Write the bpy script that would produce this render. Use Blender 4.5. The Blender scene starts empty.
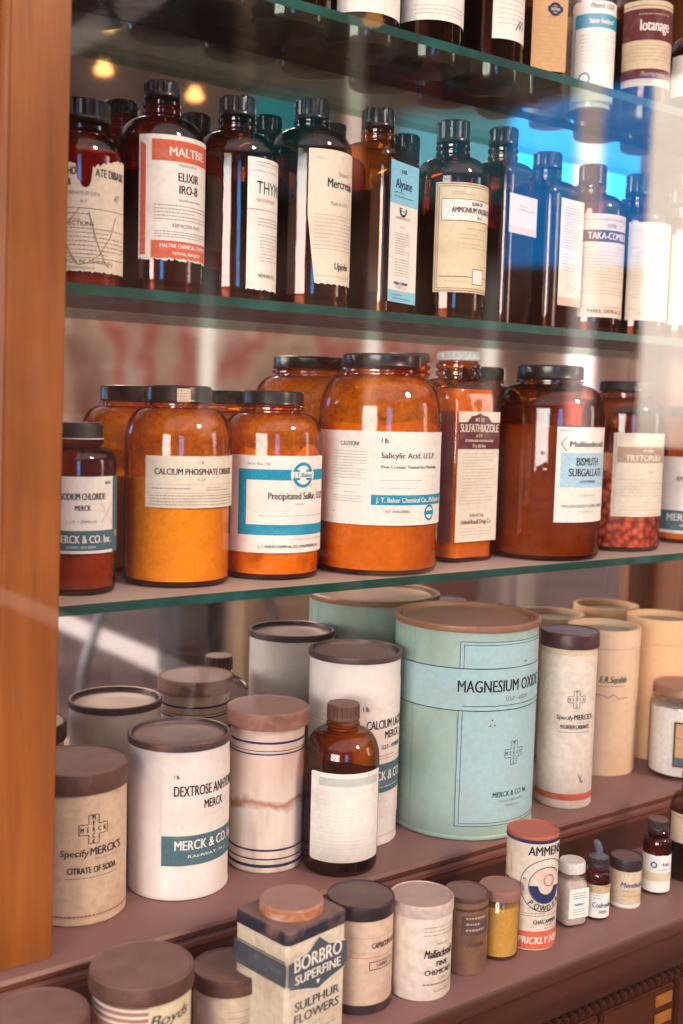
import bpy, bmesh, math, random
from math import sin, cos, pi, radians as RD, atan2
from mathutils import Vector, Matrix
random.seed(7)
C = bpy.context.scene.collection
CAMZ = 1.30                     # camera height; every level below is measured from the floor
ZA, ZB, ZC = CAMZ + .0924, CAMZ - .1645, CAMZ + .3535
ZD, ZE = CAMZ - .4456, CAMZ - .5108
YM = .9775                      # face of the mirror that closes the cabinet

# ------------------------------------------------------------------ materials
MATS = {}
def nodes(name):
    m = bpy.data.materials.new(name); m.use_nodes = True
    nt = m.node_tree; nt.nodes.clear()
    return m, nt, nt.nodes.new('ShaderNodeOutputMaterial')
def N(nt, typ, **kw):
    n = nt.nodes.new(typ)
    for k, v in kw.items():
        if k.startswith('i_'):
            n.inputs[k[2:].replace('_', ' ')].default_value = v
        else: setattr(n, k, v)
    return n
def ramp(nt, fac, stops):
    r = nt.nodes.new('ShaderNodeValToRGB'); el = r.color_ramp.elements
    el[0].position, el[0].color = stops[0][0], (*stops[0][1], 1)
    el[1].position, el[1].color = stops[-1][0], (*stops[-1][1], 1)
    for p, c in stops[1:-1]:
        e = el.new(p); e.color = (*c, 1)
    nt.links.new(fac, r.inputs[0]); return r.outputs[0]
def mixc(nt, fac, a, b):
    m = nt.nodes.new('ShaderNodeMix'); m.data_type = 'RGBA'
    for s, v in ((0, fac), (6, a), (7, b)):
        if isinstance(v, tuple): m.inputs[s].default_value = (*v, 1)
        elif isinstance(v, (int, float)): m.inputs[s].default_value = v
        else: nt.links.new(v, m.inputs[s])
    return m.outputs[2]
def aged(name, col, rough=.55, dirt=(.3, .2, .15), amount=.35, scale=30, metal=0., dust=0., dustcol=(.42, .27, .235), bump=.0, var=.12, spec=.4):
    """paint, paper or metal with blotches of wear; dust settles on faces that look up"""
    if name in MATS: return MATS[name]
    m, nt, out = nodes(name)
    tc = N(nt, 'ShaderNodeTexCoord')
    n1 = N(nt, 'ShaderNodeTexNoise'); n1.inputs['Scale'].default_value = scale; n1.inputs['Detail'].default_value = 6
    n2 = N(nt, 'ShaderNodeTexNoise'); n2.inputs['Scale'].default_value = scale * 7; n2.inputs['Detail'].default_value = 4
    nt.links.new(tc.outputs['Object'], n1.inputs['Vector']); nt.links.new(tc.outputs['Object'], n2.inputs['Vector'])
    lo = tuple(c * (1 - var) for c in col); hi = tuple(min(1, c * (1 + var)) for c in col)
    base = ramp(nt, n2.outputs['Fac'], [(.3, lo), (.7, hi)])
    f = N(nt, 'ShaderNodeMapRange'); f.inputs['From Min'].default_value = .52; f.inputs['From Max'].default_value = .72
    f.inputs['To Max'].default_value = amount
    nt.links.new(n1.outputs['Fac'], f.inputs['Value'])
    c = mixc(nt, f.outputs[0], base, dirt)
    if dust > 0:
        g = N(nt, 'ShaderNodeNewGeometry'); sp = N(nt, 'ShaderNodeSeparateXYZ'); nt.links.new(g.outputs['Normal'], sp.inputs[0])
        d = N(nt, 'ShaderNodeMapRange'); d.inputs['From Min'].default_value = .5; d.inputs['From Max'].default_value = .95; d.inputs['To Max'].default_value = dust
        nt.links.new(sp.outputs['Z'], d.inputs['Value'])
        mu = N(nt, 'ShaderNodeMath', operation='MULTIPLY'); nt.links.new(d.outputs[0], mu.inputs[0])
        nz = N(nt, 'ShaderNodeMapRange'); nz.inputs['From Min'].default_value = .25; nz.inputs['From Max'].default_value = .6; nz.inputs['To Min'].default_value = .55
        nt.links.new(n1.outputs['Fac'], nz.inputs['Value']); nt.links.new(nz.outputs[0], mu.inputs[1])
        c = mixc(nt, mu.outputs[0], c, dustcol)
    p = N(nt, 'ShaderNodeBsdfPrincipled'); nt.links.new(c, p.inputs['Base Color'])
    p.inputs['Roughness'].default_value = rough; p.inputs['Metallic'].default_value = metal
    p.inputs['Specular IOR Level'].default_value = spec
    if bump:
        b = N(nt, 'ShaderNodeBump'); b.inputs['Strength'].default_value = bump; b.inputs['Distance'].default_value = .001
        nt.links.new(n2.outputs['Fac'], b.inputs['Height']); nt.links.new(b.outputs[0], p.inputs['Normal'])
    nt.links.new(p.outputs[0], out.inputs[0]); MATS[name] = m; return m
def schlick(nt, f0, scale=1., power=5):
    lw = N(nt, 'ShaderNodeLayerWeight'); lw.inputs['Blend'].default_value = .5
    pw = N(nt, 'ShaderNodeMath', operation='POWER'); nt.links.new(lw.outputs['Facing'], pw.inputs[0]); pw.inputs[1].default_value = power
    ma = N(nt, 'ShaderNodeMath', operation='MULTIPLY_ADD'); nt.links.new(pw.outputs[0], ma.inputs[0])
    ma.inputs[1].default_value = (1 - f0) * scale; ma.inputs[2].default_value = f0; ma.use_clamp = True
    return ma.outputs[0], lw.outputs['Facing']
def glass(name, centre, edge, f0=.055, rough=.03, dust=0., wav=.0, graze=.75):
    """thin coloured glass wall: lets light through tinted, darker toward the rim where the wall is seen edge-on"""
    if name in MATS: return MATS[name]
    m, nt, out = nodes(name)
    f, facing = schlick(nt, f0, graze)
    tr = N(nt, 'ShaderNodeBsdfTransparent'); nt.links.new(ramp(nt, facing, [(.15, centre), (.9, edge)]), tr.inputs[0])
    gl = N(nt, 'ShaderNodeBsdfGlossy'); gl.inputs['Roughness'].default_value = rough
    if wav:
        tc = N(nt, 'ShaderNodeTexCoord'); nz = N(nt, 'ShaderNodeTexNoise'); nz.inputs['Scale'].default_value = 28
        nt.links.new(tc.outputs['Object'], nz.inputs['Vector'])
        b = N(nt, 'ShaderNodeBump'); b.inputs['Strength'].default_value = wav; b.inputs['Distance'].default_value = .004
        nt.links.new(nz.outputs['Fac'], b.inputs['Height']); nt.links.new(b.outputs[0], gl.inputs['Normal'])
    mx = N(nt, 'ShaderNodeMixShader'); nt.links.new(f, mx.inputs[0]); nt.links.new(tr.outputs[0], mx.inputs[1]); nt.links.new(gl.outputs[0], mx.inputs[2])
    last = mx
    if dust:
        df = N(nt, 'ShaderNodeBsdfDiffuse'); df.inputs[0].default_value = (.62, .46, .40, 1)
        g = N(nt, 'ShaderNodeNewGeometry'); sp = N(nt, 'ShaderNodeSeparateXYZ'); nt.links.new(g.outputs['True Normal'], sp.inputs[0])
        d = N(nt, 'ShaderNodeMapRange'); d.inputs['From Min'].default_value = .5; d.inputs['From Max'].default_value = .9; d.inputs['To Max'].default_value = dust
        nt.links.new(sp.outputs['Z'], d.inputs['Value'])
        m2 = N(nt, 'ShaderNodeMixShader'); nt.links.new(d.outputs[0], m2.inputs[0]); nt.links.new(mx.outputs[0], m2.inputs[1]); nt.links.new(df.outputs[0], m2.inputs[2]); last = m2
    nt.links.new(last.outputs[0], out.inputs[0]); MATS[name] = m; return m
def wood(name, c1, c2, rough=.4, dust=0., dustcol=(.30, .165, .15), axis='Z', scale=1.):
    if name in MATS: return MATS[name]
    m, nt, out = nodes(name)
    tc = N(nt, 'ShaderNodeTexCoord'); mp = N(nt, 'ShaderNodeMapping')
    s = {'Z': (45, 45, 3), 'X': (3, 45, 45)}[axis]; mp.inputs['Scale'].default_value = tuple(v * scale for v in s)
    nt.links.new(tc.outputs['Object'], mp.inputs[0])
    n = N(nt, 'ShaderNodeTexNoise'); n.inputs['Scale'].default_value = 1; n.inputs['Detail'].default_value = 8; n.inputs['Roughness'].default_value = .65
    nt.links.new(mp.outputs[0], n.inputs['Vector'])
    big = N(nt, 'ShaderNodeTexNoise'); big.inputs['Scale'].default_value = 5; big.inputs['Detail'].default_value = 3; nt.links.new(tc.outputs['Object'], big.inputs['Vector'])
    c = ramp(nt, n.outputs['Fac'], [(.3, c2), (.52, tuple((a + b) / 2 for a, b in zip(c1, c2))), (.72, c1)])
    c = mixc(nt, ramp(nt, big.outputs['Fac'], [(.4, (0, 0, 0)), (.7, (.45, .45, .45))]), c, tuple(v * .6 for v in c2))
    if dust:
        g = N(nt, 'ShaderNodeNewGeometry'); sp = N(nt, 'ShaderNodeSeparateXYZ'); nt.links.new(g.outputs['Normal'], sp.inputs[0])
        d = N(nt, 'ShaderNodeMapRange'); d.inputs['From Min'].default_value = .3; d.inputs['From Max'].default_value = .95; d.inputs['To Max'].default_value = dust
        nt.links.new(sp.outputs['Z'], d.inputs['Value'])
        c = mixc(nt, d.outputs[0], c, dustcol)
    p = N(nt, 'ShaderNodeBsdfPrincipled'); nt.links.new(c, p.inputs['Base Color']); p.inputs['Roughness'].default_value = rough; p.inputs['Specular IOR Level'].default_value = .35
    nt.links.new(p.outputs[0], out.inputs[0]); MATS[name] = m; return m
def ink(name, col): return aged('ink_' + name, col, .7, (.5, .45, .4), .15, 60, spec=.1)
def paper(name, col, amount=.3, dirt=(.45, .30, .17), scale=25): return aged('paper_' + name, col, .75, dirt, amount, scale, var=.06, spec=.15)

BLACK = ink('black', (.03, .028, .03)); GREY = ink('grey', (.24, .21, .19)); FADE = ink('faded', (.42, .36, .32))
TEAL = ink('teal', (.012, .27, .40)); SLATE = ink('slate', (.075, .15, .175)); RED = ink('red', (.52, .10, .055)); ORANGE_RED = ink('orange_red', (.62, .13, .07))
NAVY = ink('navy', (.02, .03, .10)); MAROON = ink('maroon', (.13, .03, .035)); BROWN = ink('brown', (.10, .04, .025)); WHITE = ink('white', (.82, .78, .72))
SKYB = ink('sky_blue', (.25, .55, .68)); LBLUE = ink('light_blue', (.42, .60, .68)); TAN = ink('tan', (.45, .31, .22)); BLUEI = ink('blue_writing', (.05, .10, .25))
RUST = ink('rust', (.28, .09, .03)); GOLD = ink('ochre', (.62, .36, .08)); SKIN = ink('pink', (.70, .42, .33))
CREAM = paper('cream', (.74, .64, .50)); IVORY = paper('ivory', (.82, .76, .67), .2); OLD = paper('old', (.66, .51, .34), .4); YELLOWED = paper('yellowed', (.70, .58, .38), .35); ORANGE_PAPER = paper('orange', (.62, .36, .17), .3)
PALEBLUE = paper('pale_blue', (.36, .53, .545), .2)

AMBER = glass('amber_glass', (.99, .555, .095), (.44, .11, .012), .05, .035, wav=.12)
AMBER_DK = glass('dark_amber_glass', (.66, .25, .05), (.16, .035, .006), .055, .03, wav=.10)
AMBER_RED = glass('red_amber_glass', (.74, .24, .06), (.22, .045, .012), .055, .03, wav=.1)
CLEAR = glass('clear_glass', (.96, .94, .92), (.80, .76, .73), .05, .05)
SHELF = glass('shelf_glass', (.86, .93, .89), (.70, .86, .80), .03, .015, dust=.62, graze=.58)
WINDOW = glass('window_glass', (.96, .97, .97), (.9, .93, .93), .080, .004)
CAP = aged('black_cap', (.010, .009, .010), .25, (.06, .045, .04), .5, 40, dust=.22, spec=.45)
CAP_MATTE = aged('matte_black_lid', (.024, .015, .016), .45, (.14, .075, .06), .5, 30, dust=.8, dustcol=(.18, .105, .10))
TINLABEL = paper('tin_label', (.77, .68, .60), .15)
CAP_BROWN = aged('brown_lid', (.085, .034, .022), .6, (.17, .08, .05), .8, 45, dust=.92, dustcol=(.215, .12, .11))
CAP_PINK = aged('dusty_pink_lid', (.27, .12, .085), .7, (.13, .05, .03), .8, 45, dust=.9, dustcol=(.30, .175, .16))
CAP_WHITE = aged('white_cap', (.62, .58, .54), .5, (.4, .3, .25), .3, 40, dust=.3)
TINRIM = aged('tin_rim', (.09, .06, .06), .4, (.25, .11, .06), .6, 40, metal=.35, dust=.5, dustcol=(.30, .19, .18))
TINLID = aged('tin_lid', (.18, .11, .11), .5, (.22, .11, .08), .6, 30, metal=.15, dust=.7, dustcol=(.24, .15, .145))
RUSTLID = aged('rusty_lid', (.30, .15, .09), .5, (.34, .12, .05), .8, 30, metal=.25, dust=.45, dustcol=(.40, .25, .2))
TINWHITE = aged('white_painted_tin', (.74, .66, .60), .38, (.46, .30, .22), .25, 16, var=.05)
TINGREEN = aged('pale_green_tin', (.33, .46, .39), .42, (.30, .36, .24), .45, 14, var=.07)
KRAFT = aged('kraft_board', (.60, .425, .285), .6, (.38, .24, .15), .45, 22)
CREAMBOARD = aged('cream_board', (.70, .55, .40), .65, (.52, .34, .22), .35, 18)
TUBEBOARD = aged('beige_tube_board', (.72, .49, .32), .65, (.60, .36, .2), .3, 14, var=.05)
TUBEORANGE = aged('orange_tube_board', (.76, .45, .235), .65, (.60, .34, .17), .3, 14, var=.05)
TUBETOP = aged('grey_tube_top', (.28, .22, .20), .7, (.2, .14, .12), .4, 30)
WHITEBOARD = aged('white_board', (.76, .635, .525), .55, (.50, .33, .24), .4, 20)
LIQ_DARK = aged('dark_liquid', (.012, .006, .005), .12, (.02, .008, .006), .4, 20, spec=.6)
LIQ_RED = aged('red_syrup', (.30, .02, .012), .2, (.10, .008, .006), .6, 30)
POW_WHITE = aged('white_powder', (.93, .90, .85), .95, (.75, .65, .5), .4, 40, bump=.4, spec=.05)
POW_DUST = aged('powder_clumps', (.85, .58, .36), .95, (.40, .22, .12), .8, 45, bump=.6, spec=.05)
POW_BROWN = aged('brown_powder', (.70, .46, .28), .95, (.45, .24, .14), .6, 22, spec=.05)
POW_DARK = aged('dark_brown_powder', (.36, .24, .15), .95, (.2, .1, .06), .6, 18, spec=.05)
POW_PALE = aged('pale_powder', (.80, .50, .30), .95, (.62, .36, .2), .5, 12, spec=.05)
def pellet_mat():
    m, nt, out = nodes('red_pellets'); tc = N(nt, 'ShaderNodeTexCoord')
    v = N(nt, 'ShaderNodeTexVoronoi'); v.inputs['Scale'].default_value = 115; nt.links.new(tc.outputs['Object'], v.inputs['Vector'])
    c = ramp(nt, v.outputs['Distance'], [(.18, (1., .50, .40)), (.45, (.80, .24, .18)), (.68, (.30, .06, .045))])
    p = N(nt, 'ShaderNodeBsdfPrincipled'); nt.links.new(c, p.inputs['Base Color']); p.inputs['Roughness'].default_value = .5
    b = N(nt, 'ShaderNodeBump'); b.inputs['Strength'].default_value = 1; b.inputs['Distance'].default_value = .004; b.invert = True
    nt.links.new(v.outputs['Distance'], b.inputs['Height']); nt.links.new(b.outputs[0], p.inputs['Normal'])
    nt.links.new(p.outputs[0], out.inputs[0]); return m
PELLET = pellet_mat()
def film_mat():
    m, nt, out = nodes('powder_film'); tc = N(nt, 'ShaderNodeTexCoord')
    n = N(nt, 'ShaderNodeTexNoise'); n.inputs['Scale'].default_value = 60; n.inputs['Detail'].default_value = 8; n.inputs['Roughness'].default_value = .7; nt.links.new(tc.outputs['Object'], n.inputs['Vector'])
    k = N(nt, 'ShaderNodeMapRange'); k.inputs['From Min'].default_value = .35; k.inputs['From Max'].default_value = .7; k.inputs['To Min'].default_value = .12; k.inputs['To Max'].default_value = .85; nt.links.new(n.outputs['Fac'], k.inputs['Value'])
    t = N(nt, 'ShaderNodeBsdfTransparent'); d = N(nt, 'ShaderNodeBsdfDiffuse'); d.inputs[0].default_value = (.88, .74, .56, 1)
    tl = N(nt, 'ShaderNodeBsdfTranslucent'); tl.inputs[0].default_value = (.88, .74, .56, 1); ad = N(nt, 'ShaderNodeMixShader'); ad.inputs[0].default_value = .4; nt.links.new(d.outputs[0], ad.inputs[1]); nt.links.new(tl.outputs[0], ad.inputs[2])
    mx = N(nt, 'ShaderNodeMixShader'); nt.links.new(k.outputs[0], mx.inputs[0]); nt.links.new(t.outputs[0], mx.inputs[1]); nt.links.new(ad.outputs[0], mx.inputs[2]); nt.links.new(mx.outputs[0], out.inputs[0]); return m
FILM = film_mat()
BOTTOM = aged('glass_foot', (.05, .016, .008), .15, (.10, .03, .01), .5, 30)
MIRROR = aged('mirror_silver', (.80, .78, .76), .035, (.6, .52, .48), .5, 5, metal=1., var=.03)
POSTWOOD = wood('oiled_wood', (.41, .125, .021), (.19, .048, .008), .38, axis='Z')
BASEWOOD = wood('dark_stained_wood', (.10, .030, .015), (.045, .012, .006), .42, .93, (.225, .115, .108), axis='X')
FASCIA = wood('mahogany', (.07, .018, .008), (.03, .007, .003), .3, axis='X')
BRASS = aged('brass', (.42, .16, .03), .4, (.2, .07, .015), .6, 60, metal=.3)
GEDGE = aged('glass_edge', (.008, .05, .038), .25, (.015, .12, .10), .6, 22, spec=.3)
def edge_through():
    nt = GEDGE.node_tree; out = [n for n in nt.nodes if n.type == 'OUTPUT_MATERIAL'][0]; p = [n for n in nt.nodes if n.type == 'BSDF_PRINCIPLED'][0]
    g = N(nt, 'ShaderNodeNewGeometry'); t = N(nt, 'ShaderNodeBsdfTransparent'); t.inputs[0].default_value = (.42, .56, .47, 1); mx = N(nt, 'ShaderNodeMixShader')
    nt.links.new(g.outputs['Backfacing'], mx.inputs[0]); nt.links.new(p.outputs[0], mx.inputs[1]); nt.links.new(t.outputs[0], mx.inputs[2]); nt.links.new(mx.outputs[0], out.inputs[0])
edge_through()      # seen from inside the sheet the cut edge lets the street light through

# ------------------------------------------------------------------ mesh helpers
def finish(name, bm, mats, parent=None, smooth=40):
    me = bpy.data.meshes.new(name)
    bmesh.ops.recalc_face_normals(bm, faces=bm.faces) if smooth is not None else None
    bm.to_mesh(me); bm.free()
    if smooth is not None:
        for p in me.polygons: p.use_smooth = True
        me.set_sharp_from_angle(angle=RD(smooth))
    for m in (mats if isinstance(mats, (list, tuple)) else [mats]): me.materials.append(m)
    o = bpy.data.objects.new(name, me); C.objects.link(o)
    if parent is not None: o.parent = parent
    return o
def ring_rows(bm, rows, mi=0, close=(True, True)):
    """rows: lists of points, joined into a skin"""
    vs = [[bm.verts.new(p) for p in r] for r in rows]; n = len(rows[0])
    for a, b in zip(vs, vs[1:]):
        for i in range(n):
            f = bm.faces.new((a[i], a[(i + 1) % n], b[(i + 1) % n], b[i])); f.material_index = mi
    if close[0]: bm.faces.new(list(reversed(vs[0]))).material_index = mi
    if close[1]: bm.faces.new(vs[-1]).material_index = mi
    return vs
def lathe(bm, prof, n=56, mi=0, rib=None, close=(True, True), wob=0.):
    rows = []
    for r, z in prof:
        row = []
        for i in range(n):
            a = 2 * pi * i / n; rr = r
            if rib and rib[0] <= z <= rib[1]: rr = r * (1 - (.07 if i % 3 == 0 else 0))
            if wob and z > prof[-1][1] * .96: z2 = z + wob * (sin(3 * a + r * 90) + sin(5 * a + 1)) * .5
            else: z2 = z
            row.append((rr * cos(a), rr * sin(a), z2))
        rows.append(row)
    return ring_rows(bm, rows, mi, close)
def sup(w, d, z, e, n=64):
    """a rounded-square outline (e=2 is round, large e is square)"""
    pts = []
    for i in range(n):
        a = 2 * pi * (i + .5) / n; c, s = cos(a), sin(a)
        k = (abs(c) ** e + abs(s) ** e) ** (-1 / e)
        pts.append((w / 2 * c * k, d / 2 * s * k, z))
    return pts
def box(bm, x0, x1, y0, y1, z0, z1, mi=0, bev=0):
    vs = bmesh.ops.create_cube(bm, size=1)['verts']
    for v in vs: v.co = Vector(((x0 + x1) / 2 + v.co.x * (x1 - x0), (y0 + y1) / 2 + v.co.y * (y1 - y0), (z0 + z1) / 2 + v.co.z * (z1 - z0)))
    fs = {f for v in vs for f in v.link_faces}
    for f in fs: f.material_index = mi
    if bev: bmesh.ops.bevel(bm, geom=list({e for f in fs for e in f.edges}), offset=bev, segments=2, affect='EDGES')
def prism_x(bm, prof, x0, x1, mi=0):
    ring_rows(bm, [[(x, y, z) for y, z in prof] for x in (x0, x1)], mi)
def tube(bm, pts, r, n=10, mi=0):
    rows = []
    for i, p in enumerate(pts):
        p = Vector(p); d = (Vector(pts[min(i + 1, len(pts) - 1)]) - Vector(pts[max(i - 1, 0)])).normalized()
        u = d.orthogonal().normalized() if abs(d.x) > .9 else d.cross(Vector((1, 0, 0))).normalized(); w = d.cross(u)
        rr = r[i] if isinstance(r, (list, tuple)) else r
        rows.append([p + rr * (cos(2 * pi * k / n) * u + sin(2 * pi * k / n) * w) for k in range(n)])
    ring_rows(bm, rows, mi)

# ------------------------------------------------------------------ printing on labels
GLYPHS = {}
def glyphs(s, bold):
    k = (s, bold)
    if k not in GLYPHS:
        cu = bpy.data.curves.new('lettering', 'FONT'); cu.body = s; cu.size = 1; cu.resolution_u = 3
        ob = bpy.data.objects.new('lettering', cu)
        me = bpy.data.meshes.new_from_object(ob)
        vs = [(v.co.x, v.co.y) for v in me.vertices]; fs = [tuple(p.vertices) for p in me.polygons]
        bpy.data.objects.remove(ob); bpy.data.curves.remove(cu); bpy.data.meshes.remove(me)
        x0 = min((v[0] for v in vs), default=0); x1 = max((v[0] for v in vs), default=1)
        GLYPHS[k] = ([(x - x0, y) for x, y in vs], fs, x1 - x0)
    return GLYPHS[k]
class Print:
    """flat layout (s to the reader's right, t up) laid onto a cylinder of radius R, or onto a plane at distance D when flat"""
    def __init__(self, R, flat=False, lift=.0003, top=False):
        self.R, self.flat, self.lift, self.bm, self.m = R, flat, lift, bmesh.new(), []
    def mi(self, m):
        if m not in self.m: self.m.append(m)
        return self.m.index(m)
    def P(self, s, t, layer):
        o = self.R + self.lift + .00022 * layer
        if self.flat: return (s, -o, t)
        a = s / self.R
        return (o * sin(a), -o * cos(a), t)
    def strip(self, s0, s1, lo, hi, m, layer=0):
        n = 1 if self.flat and not callable(lo) and not callable(hi) else max(2, int(abs(s1 - s0) / .0016))
        i = self.mi(m); L = lo if callable(lo) else (lambda s: lo); H = hi if callable(hi) else (lambda s: hi)
        ss = [s0 + (s1 - s0) * k / n for k in range(n + 1)]
        a = [self.bm.verts.new(self.P(s, L(s), layer)) for s in ss]; b = [self.bm.verts.new(self.P(s, H(s), layer)) for s in ss]
        for k in range(n): self.bm.faces.new((a[k], a[k + 1], b[k + 1], b[k])).material_index = i
    def rect(self, s0, s1, t0, t1, m, layer=0): self.strip(s0, s1, t0, t1, m, layer); return self
    def torn(self, s0, s1, t0, t1, m, low=.0015, top=0., seed=1, layer=0):
        rnd = random.Random(seed); ph = [rnd.uniform(0, 6) for _ in range(6)]
        j = lambda s, k: (sin(s * 700 + ph[k]) + sin(s * 1730 + ph[k + 1]) * .6 + sin(s * 310 + ph[k + 2])) * .5
        self.strip(s0, s1, (lambda s: t0 + low * abs(j(s, 0))) if low else t0, (lambda s: t1 - top * abs(j(s, 3))) if top else t1, m, layer)
    def frame(self, s0, s1, t0, t1, w, m, layer=1):
        for r in ((s0, s1, t0, t0 + w), (s0, s1, t1 - w, t1), (s0, s0 + w, t0, t1), (s1 - w, s1, t0, t1)): self.rect(*r, m, layer)
    def poly(self, pts, m, layer=1):
        self.bm.faces.new([self.bm.verts.new(self.P(s, t, layer)) for s, t in pts]).material_index = self.mi(m)
    def disc(self, s, t, r, m, layer=1, n=28): 
        c = self.bm.verts.new(self.P(s, t, layer)); v = [self.bm.verts.new(self.P(s + r * cos(2 * pi * k / n), t + r * sin(2 * pi * k / n), layer)) for k in range(n)]
        for k in range(n): self.bm.faces.new((c, v[k], v[(k + 1) % n])).material_index = self.mi(m)
    def hoop(self, s, t, r, w, m, layer=1, n=32, a0=0, a1=2 * pi):
        a = [a0 + (a1 - a0) * k / n for k in range(n + 1)]; i = self.mi(m)
        o = [self.bm.verts.new(self.P(s + r * cos(x), t + r * sin(x), layer)) for x in a]; q = [self.bm.verts.new(self.P(s + (r - w) * cos(x), t + (r - w) * sin(x), layer)) for x in a]
        for k in range(n): self.bm.faces.new((o[k], o[k + 1], q[k + 1], q[k])).material_index = i
    def text(self, s, t, h, body, m, xs=1., bold=.0, align='c', layer=1, shear=0., rot=0., w=None):
        """h is the height of the capitals, w the wanted width of the whole line; heavy type is struck twice"""
        vs, fs, gw = glyphs(body, 0); k = h / .7; i = self.mi(m)
        xs = w / (gw * k) if w else xs * .76
        off = {'c': -gw / 2, 'l': 0, 'r': -gw}[align]; cr, sr = cos(rot), sin(rot)
        for db in ((-.019, .019) if bold > .004 else (0,)):
            vv = []
            for x, y in vs:
                px, py = (x + off + shear * y) * k * xs + db * k, y * k
                vv.append(self.bm.verts.new(self.P(s + px * cr - py * sr, t + px * sr + py * cr, layer + (.25 if db > 0 else 0))))
            for f in fs:
                try: self.bm.faces.new([vv[q] for q in f]).material_index = i
                except ValueError: pass
        return self
    def arc(self, s, t, r, h, body, m, mid, xs=1., bold=.01, layer=2):
        n = len(body); step = h * .95 * xs / r
        for k, ch in enumerate(body):
            if ch == ' ': continue
            a = mid - (k - (n - 1) / 2) * step if sin(mid) >= 0 else mid + (k - (n - 1) / 2) * step
            up = sin(mid) >= 0; rr = r if up else r + h
            self.text(s + rr * cos(a), t + rr * sin(a), h, ch, m, xs, bold, 'c', layer, 0, a - pi / 2 if up else a + pi / 2)
    def lines(self, s0, s1, t1, t0, n, m=None, h=.0007, seed=0, ragged=True, layer=1):
        """print too small to read: rows of short dashes"""
        m = m or FADE; rnd = random.Random(seed + n * 13)
        for k in range(n):
            t = t1 + (t0 - t1) * (k / (n - 1) if n > 1 else 0); s = s0; e = s1 if not ragged or rnd.random() < .7 else s0 + (s1 - s0) * rnd.uniform(.45, .9)
            while s < e - .0008:
                w = rnd.uniform(.0010, .0034); self.rect(s, min(s + w, e), t, t + h, m, layer); s += w + .0008
    def scrawl(self, pts, w, m, layer=3):
        i = self.mi(m); out = []
        for k, (s, t) in enumerate(pts):
            a, b = pts[max(0, k - 1)], pts[min(len(pts) - 1, k + 1)]; d = Vector((b[0] - a[0], b[1] - a[1])).normalized() * w / 2
            out.append((self.bm.verts.new(self.P(s - d.y, t + d.x, layer)), self.bm.verts.new(self.P(s + d.y, t - d.x, layer))))
        for p, q in zip(out, out[1:]): self.bm.faces.new((p[0], p[1], q[1], q[0])).material_index = i
    def cross(self, s, t, r, m, layer=1, w=.0006):
        """an outlined cross carrying the letters of a chemist's mark"""
        a = r * .36
        pts = [(-a, -r), (a, -r), (a, -a), (r, -a), (r, a), (a, a), (a, r), (-a, r), (-a, a), (-r, a), (-r, -a), (-a, -a)]
        for k in range(12):
            p, q = pts[k], pts[(k + 1) % 12]; self.scrawl([(s + p[0], t + p[1]), (s + q[0], t + q[1])], w, m, layer)
        h = r * .34
        for k, ch in enumerate('MERCK'): self.text(s + (k - 2) * r * .4, t - h / 2, h, ch, m, .85, .02, 'c', layer)
        for k, ch in enumerate('MERCK'):
            if k != 2: self.text(s, t - h / 2 - (k - 2) * r * .42, h, ch, m, .85, .02, 'c', layer)
    def done(self, parent, name='label'): return finish(name, self.bm, self.m, parent, None)

# ------------------------------------------------------------------ things
def thing(name, label, cat, X, Y, Z, theta=0., group=None):
    """empty at the base; local -Y looks toward the camera turned by theta degrees to the right"""
    o = bpy.data.objects.new(name, None); C.objects.link(o); o.empty_display_size = .02
    o.location = (X, Y, Z + .0004); o.rotation_euler.z = atan2(-Y, -X) + RD(theta) + pi / 2
    o['label'] = label; o['category'] = cat
    if group: o['group'] = group
    return o
def shoulder(R, r, z0, z1, n=9, e=1.):
    return [(r + (R - r) * cos(pi / 2 * k / n) ** e, z0 + (z1 - z0) * sin(pi / 2 * k / n)) for k in range(n + 1)]
def screw_cap(o, r, z0, z1, m, ribs=True, name='cap', n=60, lip=.0012):
    bm = bmesh.new()
    prof = [(r * .8, z0), (r, z0), (r * 1.02, z0 + .0012), (r, z0 + .0026), (r, z1 - lip * 2), (r * .98, z1 - lip), (r * .93, z1 - .0002), (r * .86, z1), (r * .5, z1 - .0004)]
    if ribs: prof[4:4] = [(r, z0 + .004)]
    lathe(bm, prof, n, rib=(z0 + .0035, z1 - lip * 2 + .0001) if ribs else None)
    return finish(name, bm, m, o, 16 if ribs else 30)
def contents(o, prof, m, wob=0., name='contents'):
    bm = bmesh.new(); lathe(bm, prof, 40, wob=wob); return finish(name, bm, m, o, 50)
def clip(prof, z, ins):
    """the part of an outline below z, drawn in by the thickness of the glass"""
    out = []
    for (r0, z0), (r1, z1) in zip(prof, prof[1:]):
        if z0 <= z: out.append((max(r0 - ins, .0005), z0))
        if z0 <= z < z1:
            k = (z - z0) / (z1 - z0); out.append((max(r0 + (r1 - r0) * k - ins, .0005), z)); break
    return out
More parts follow.
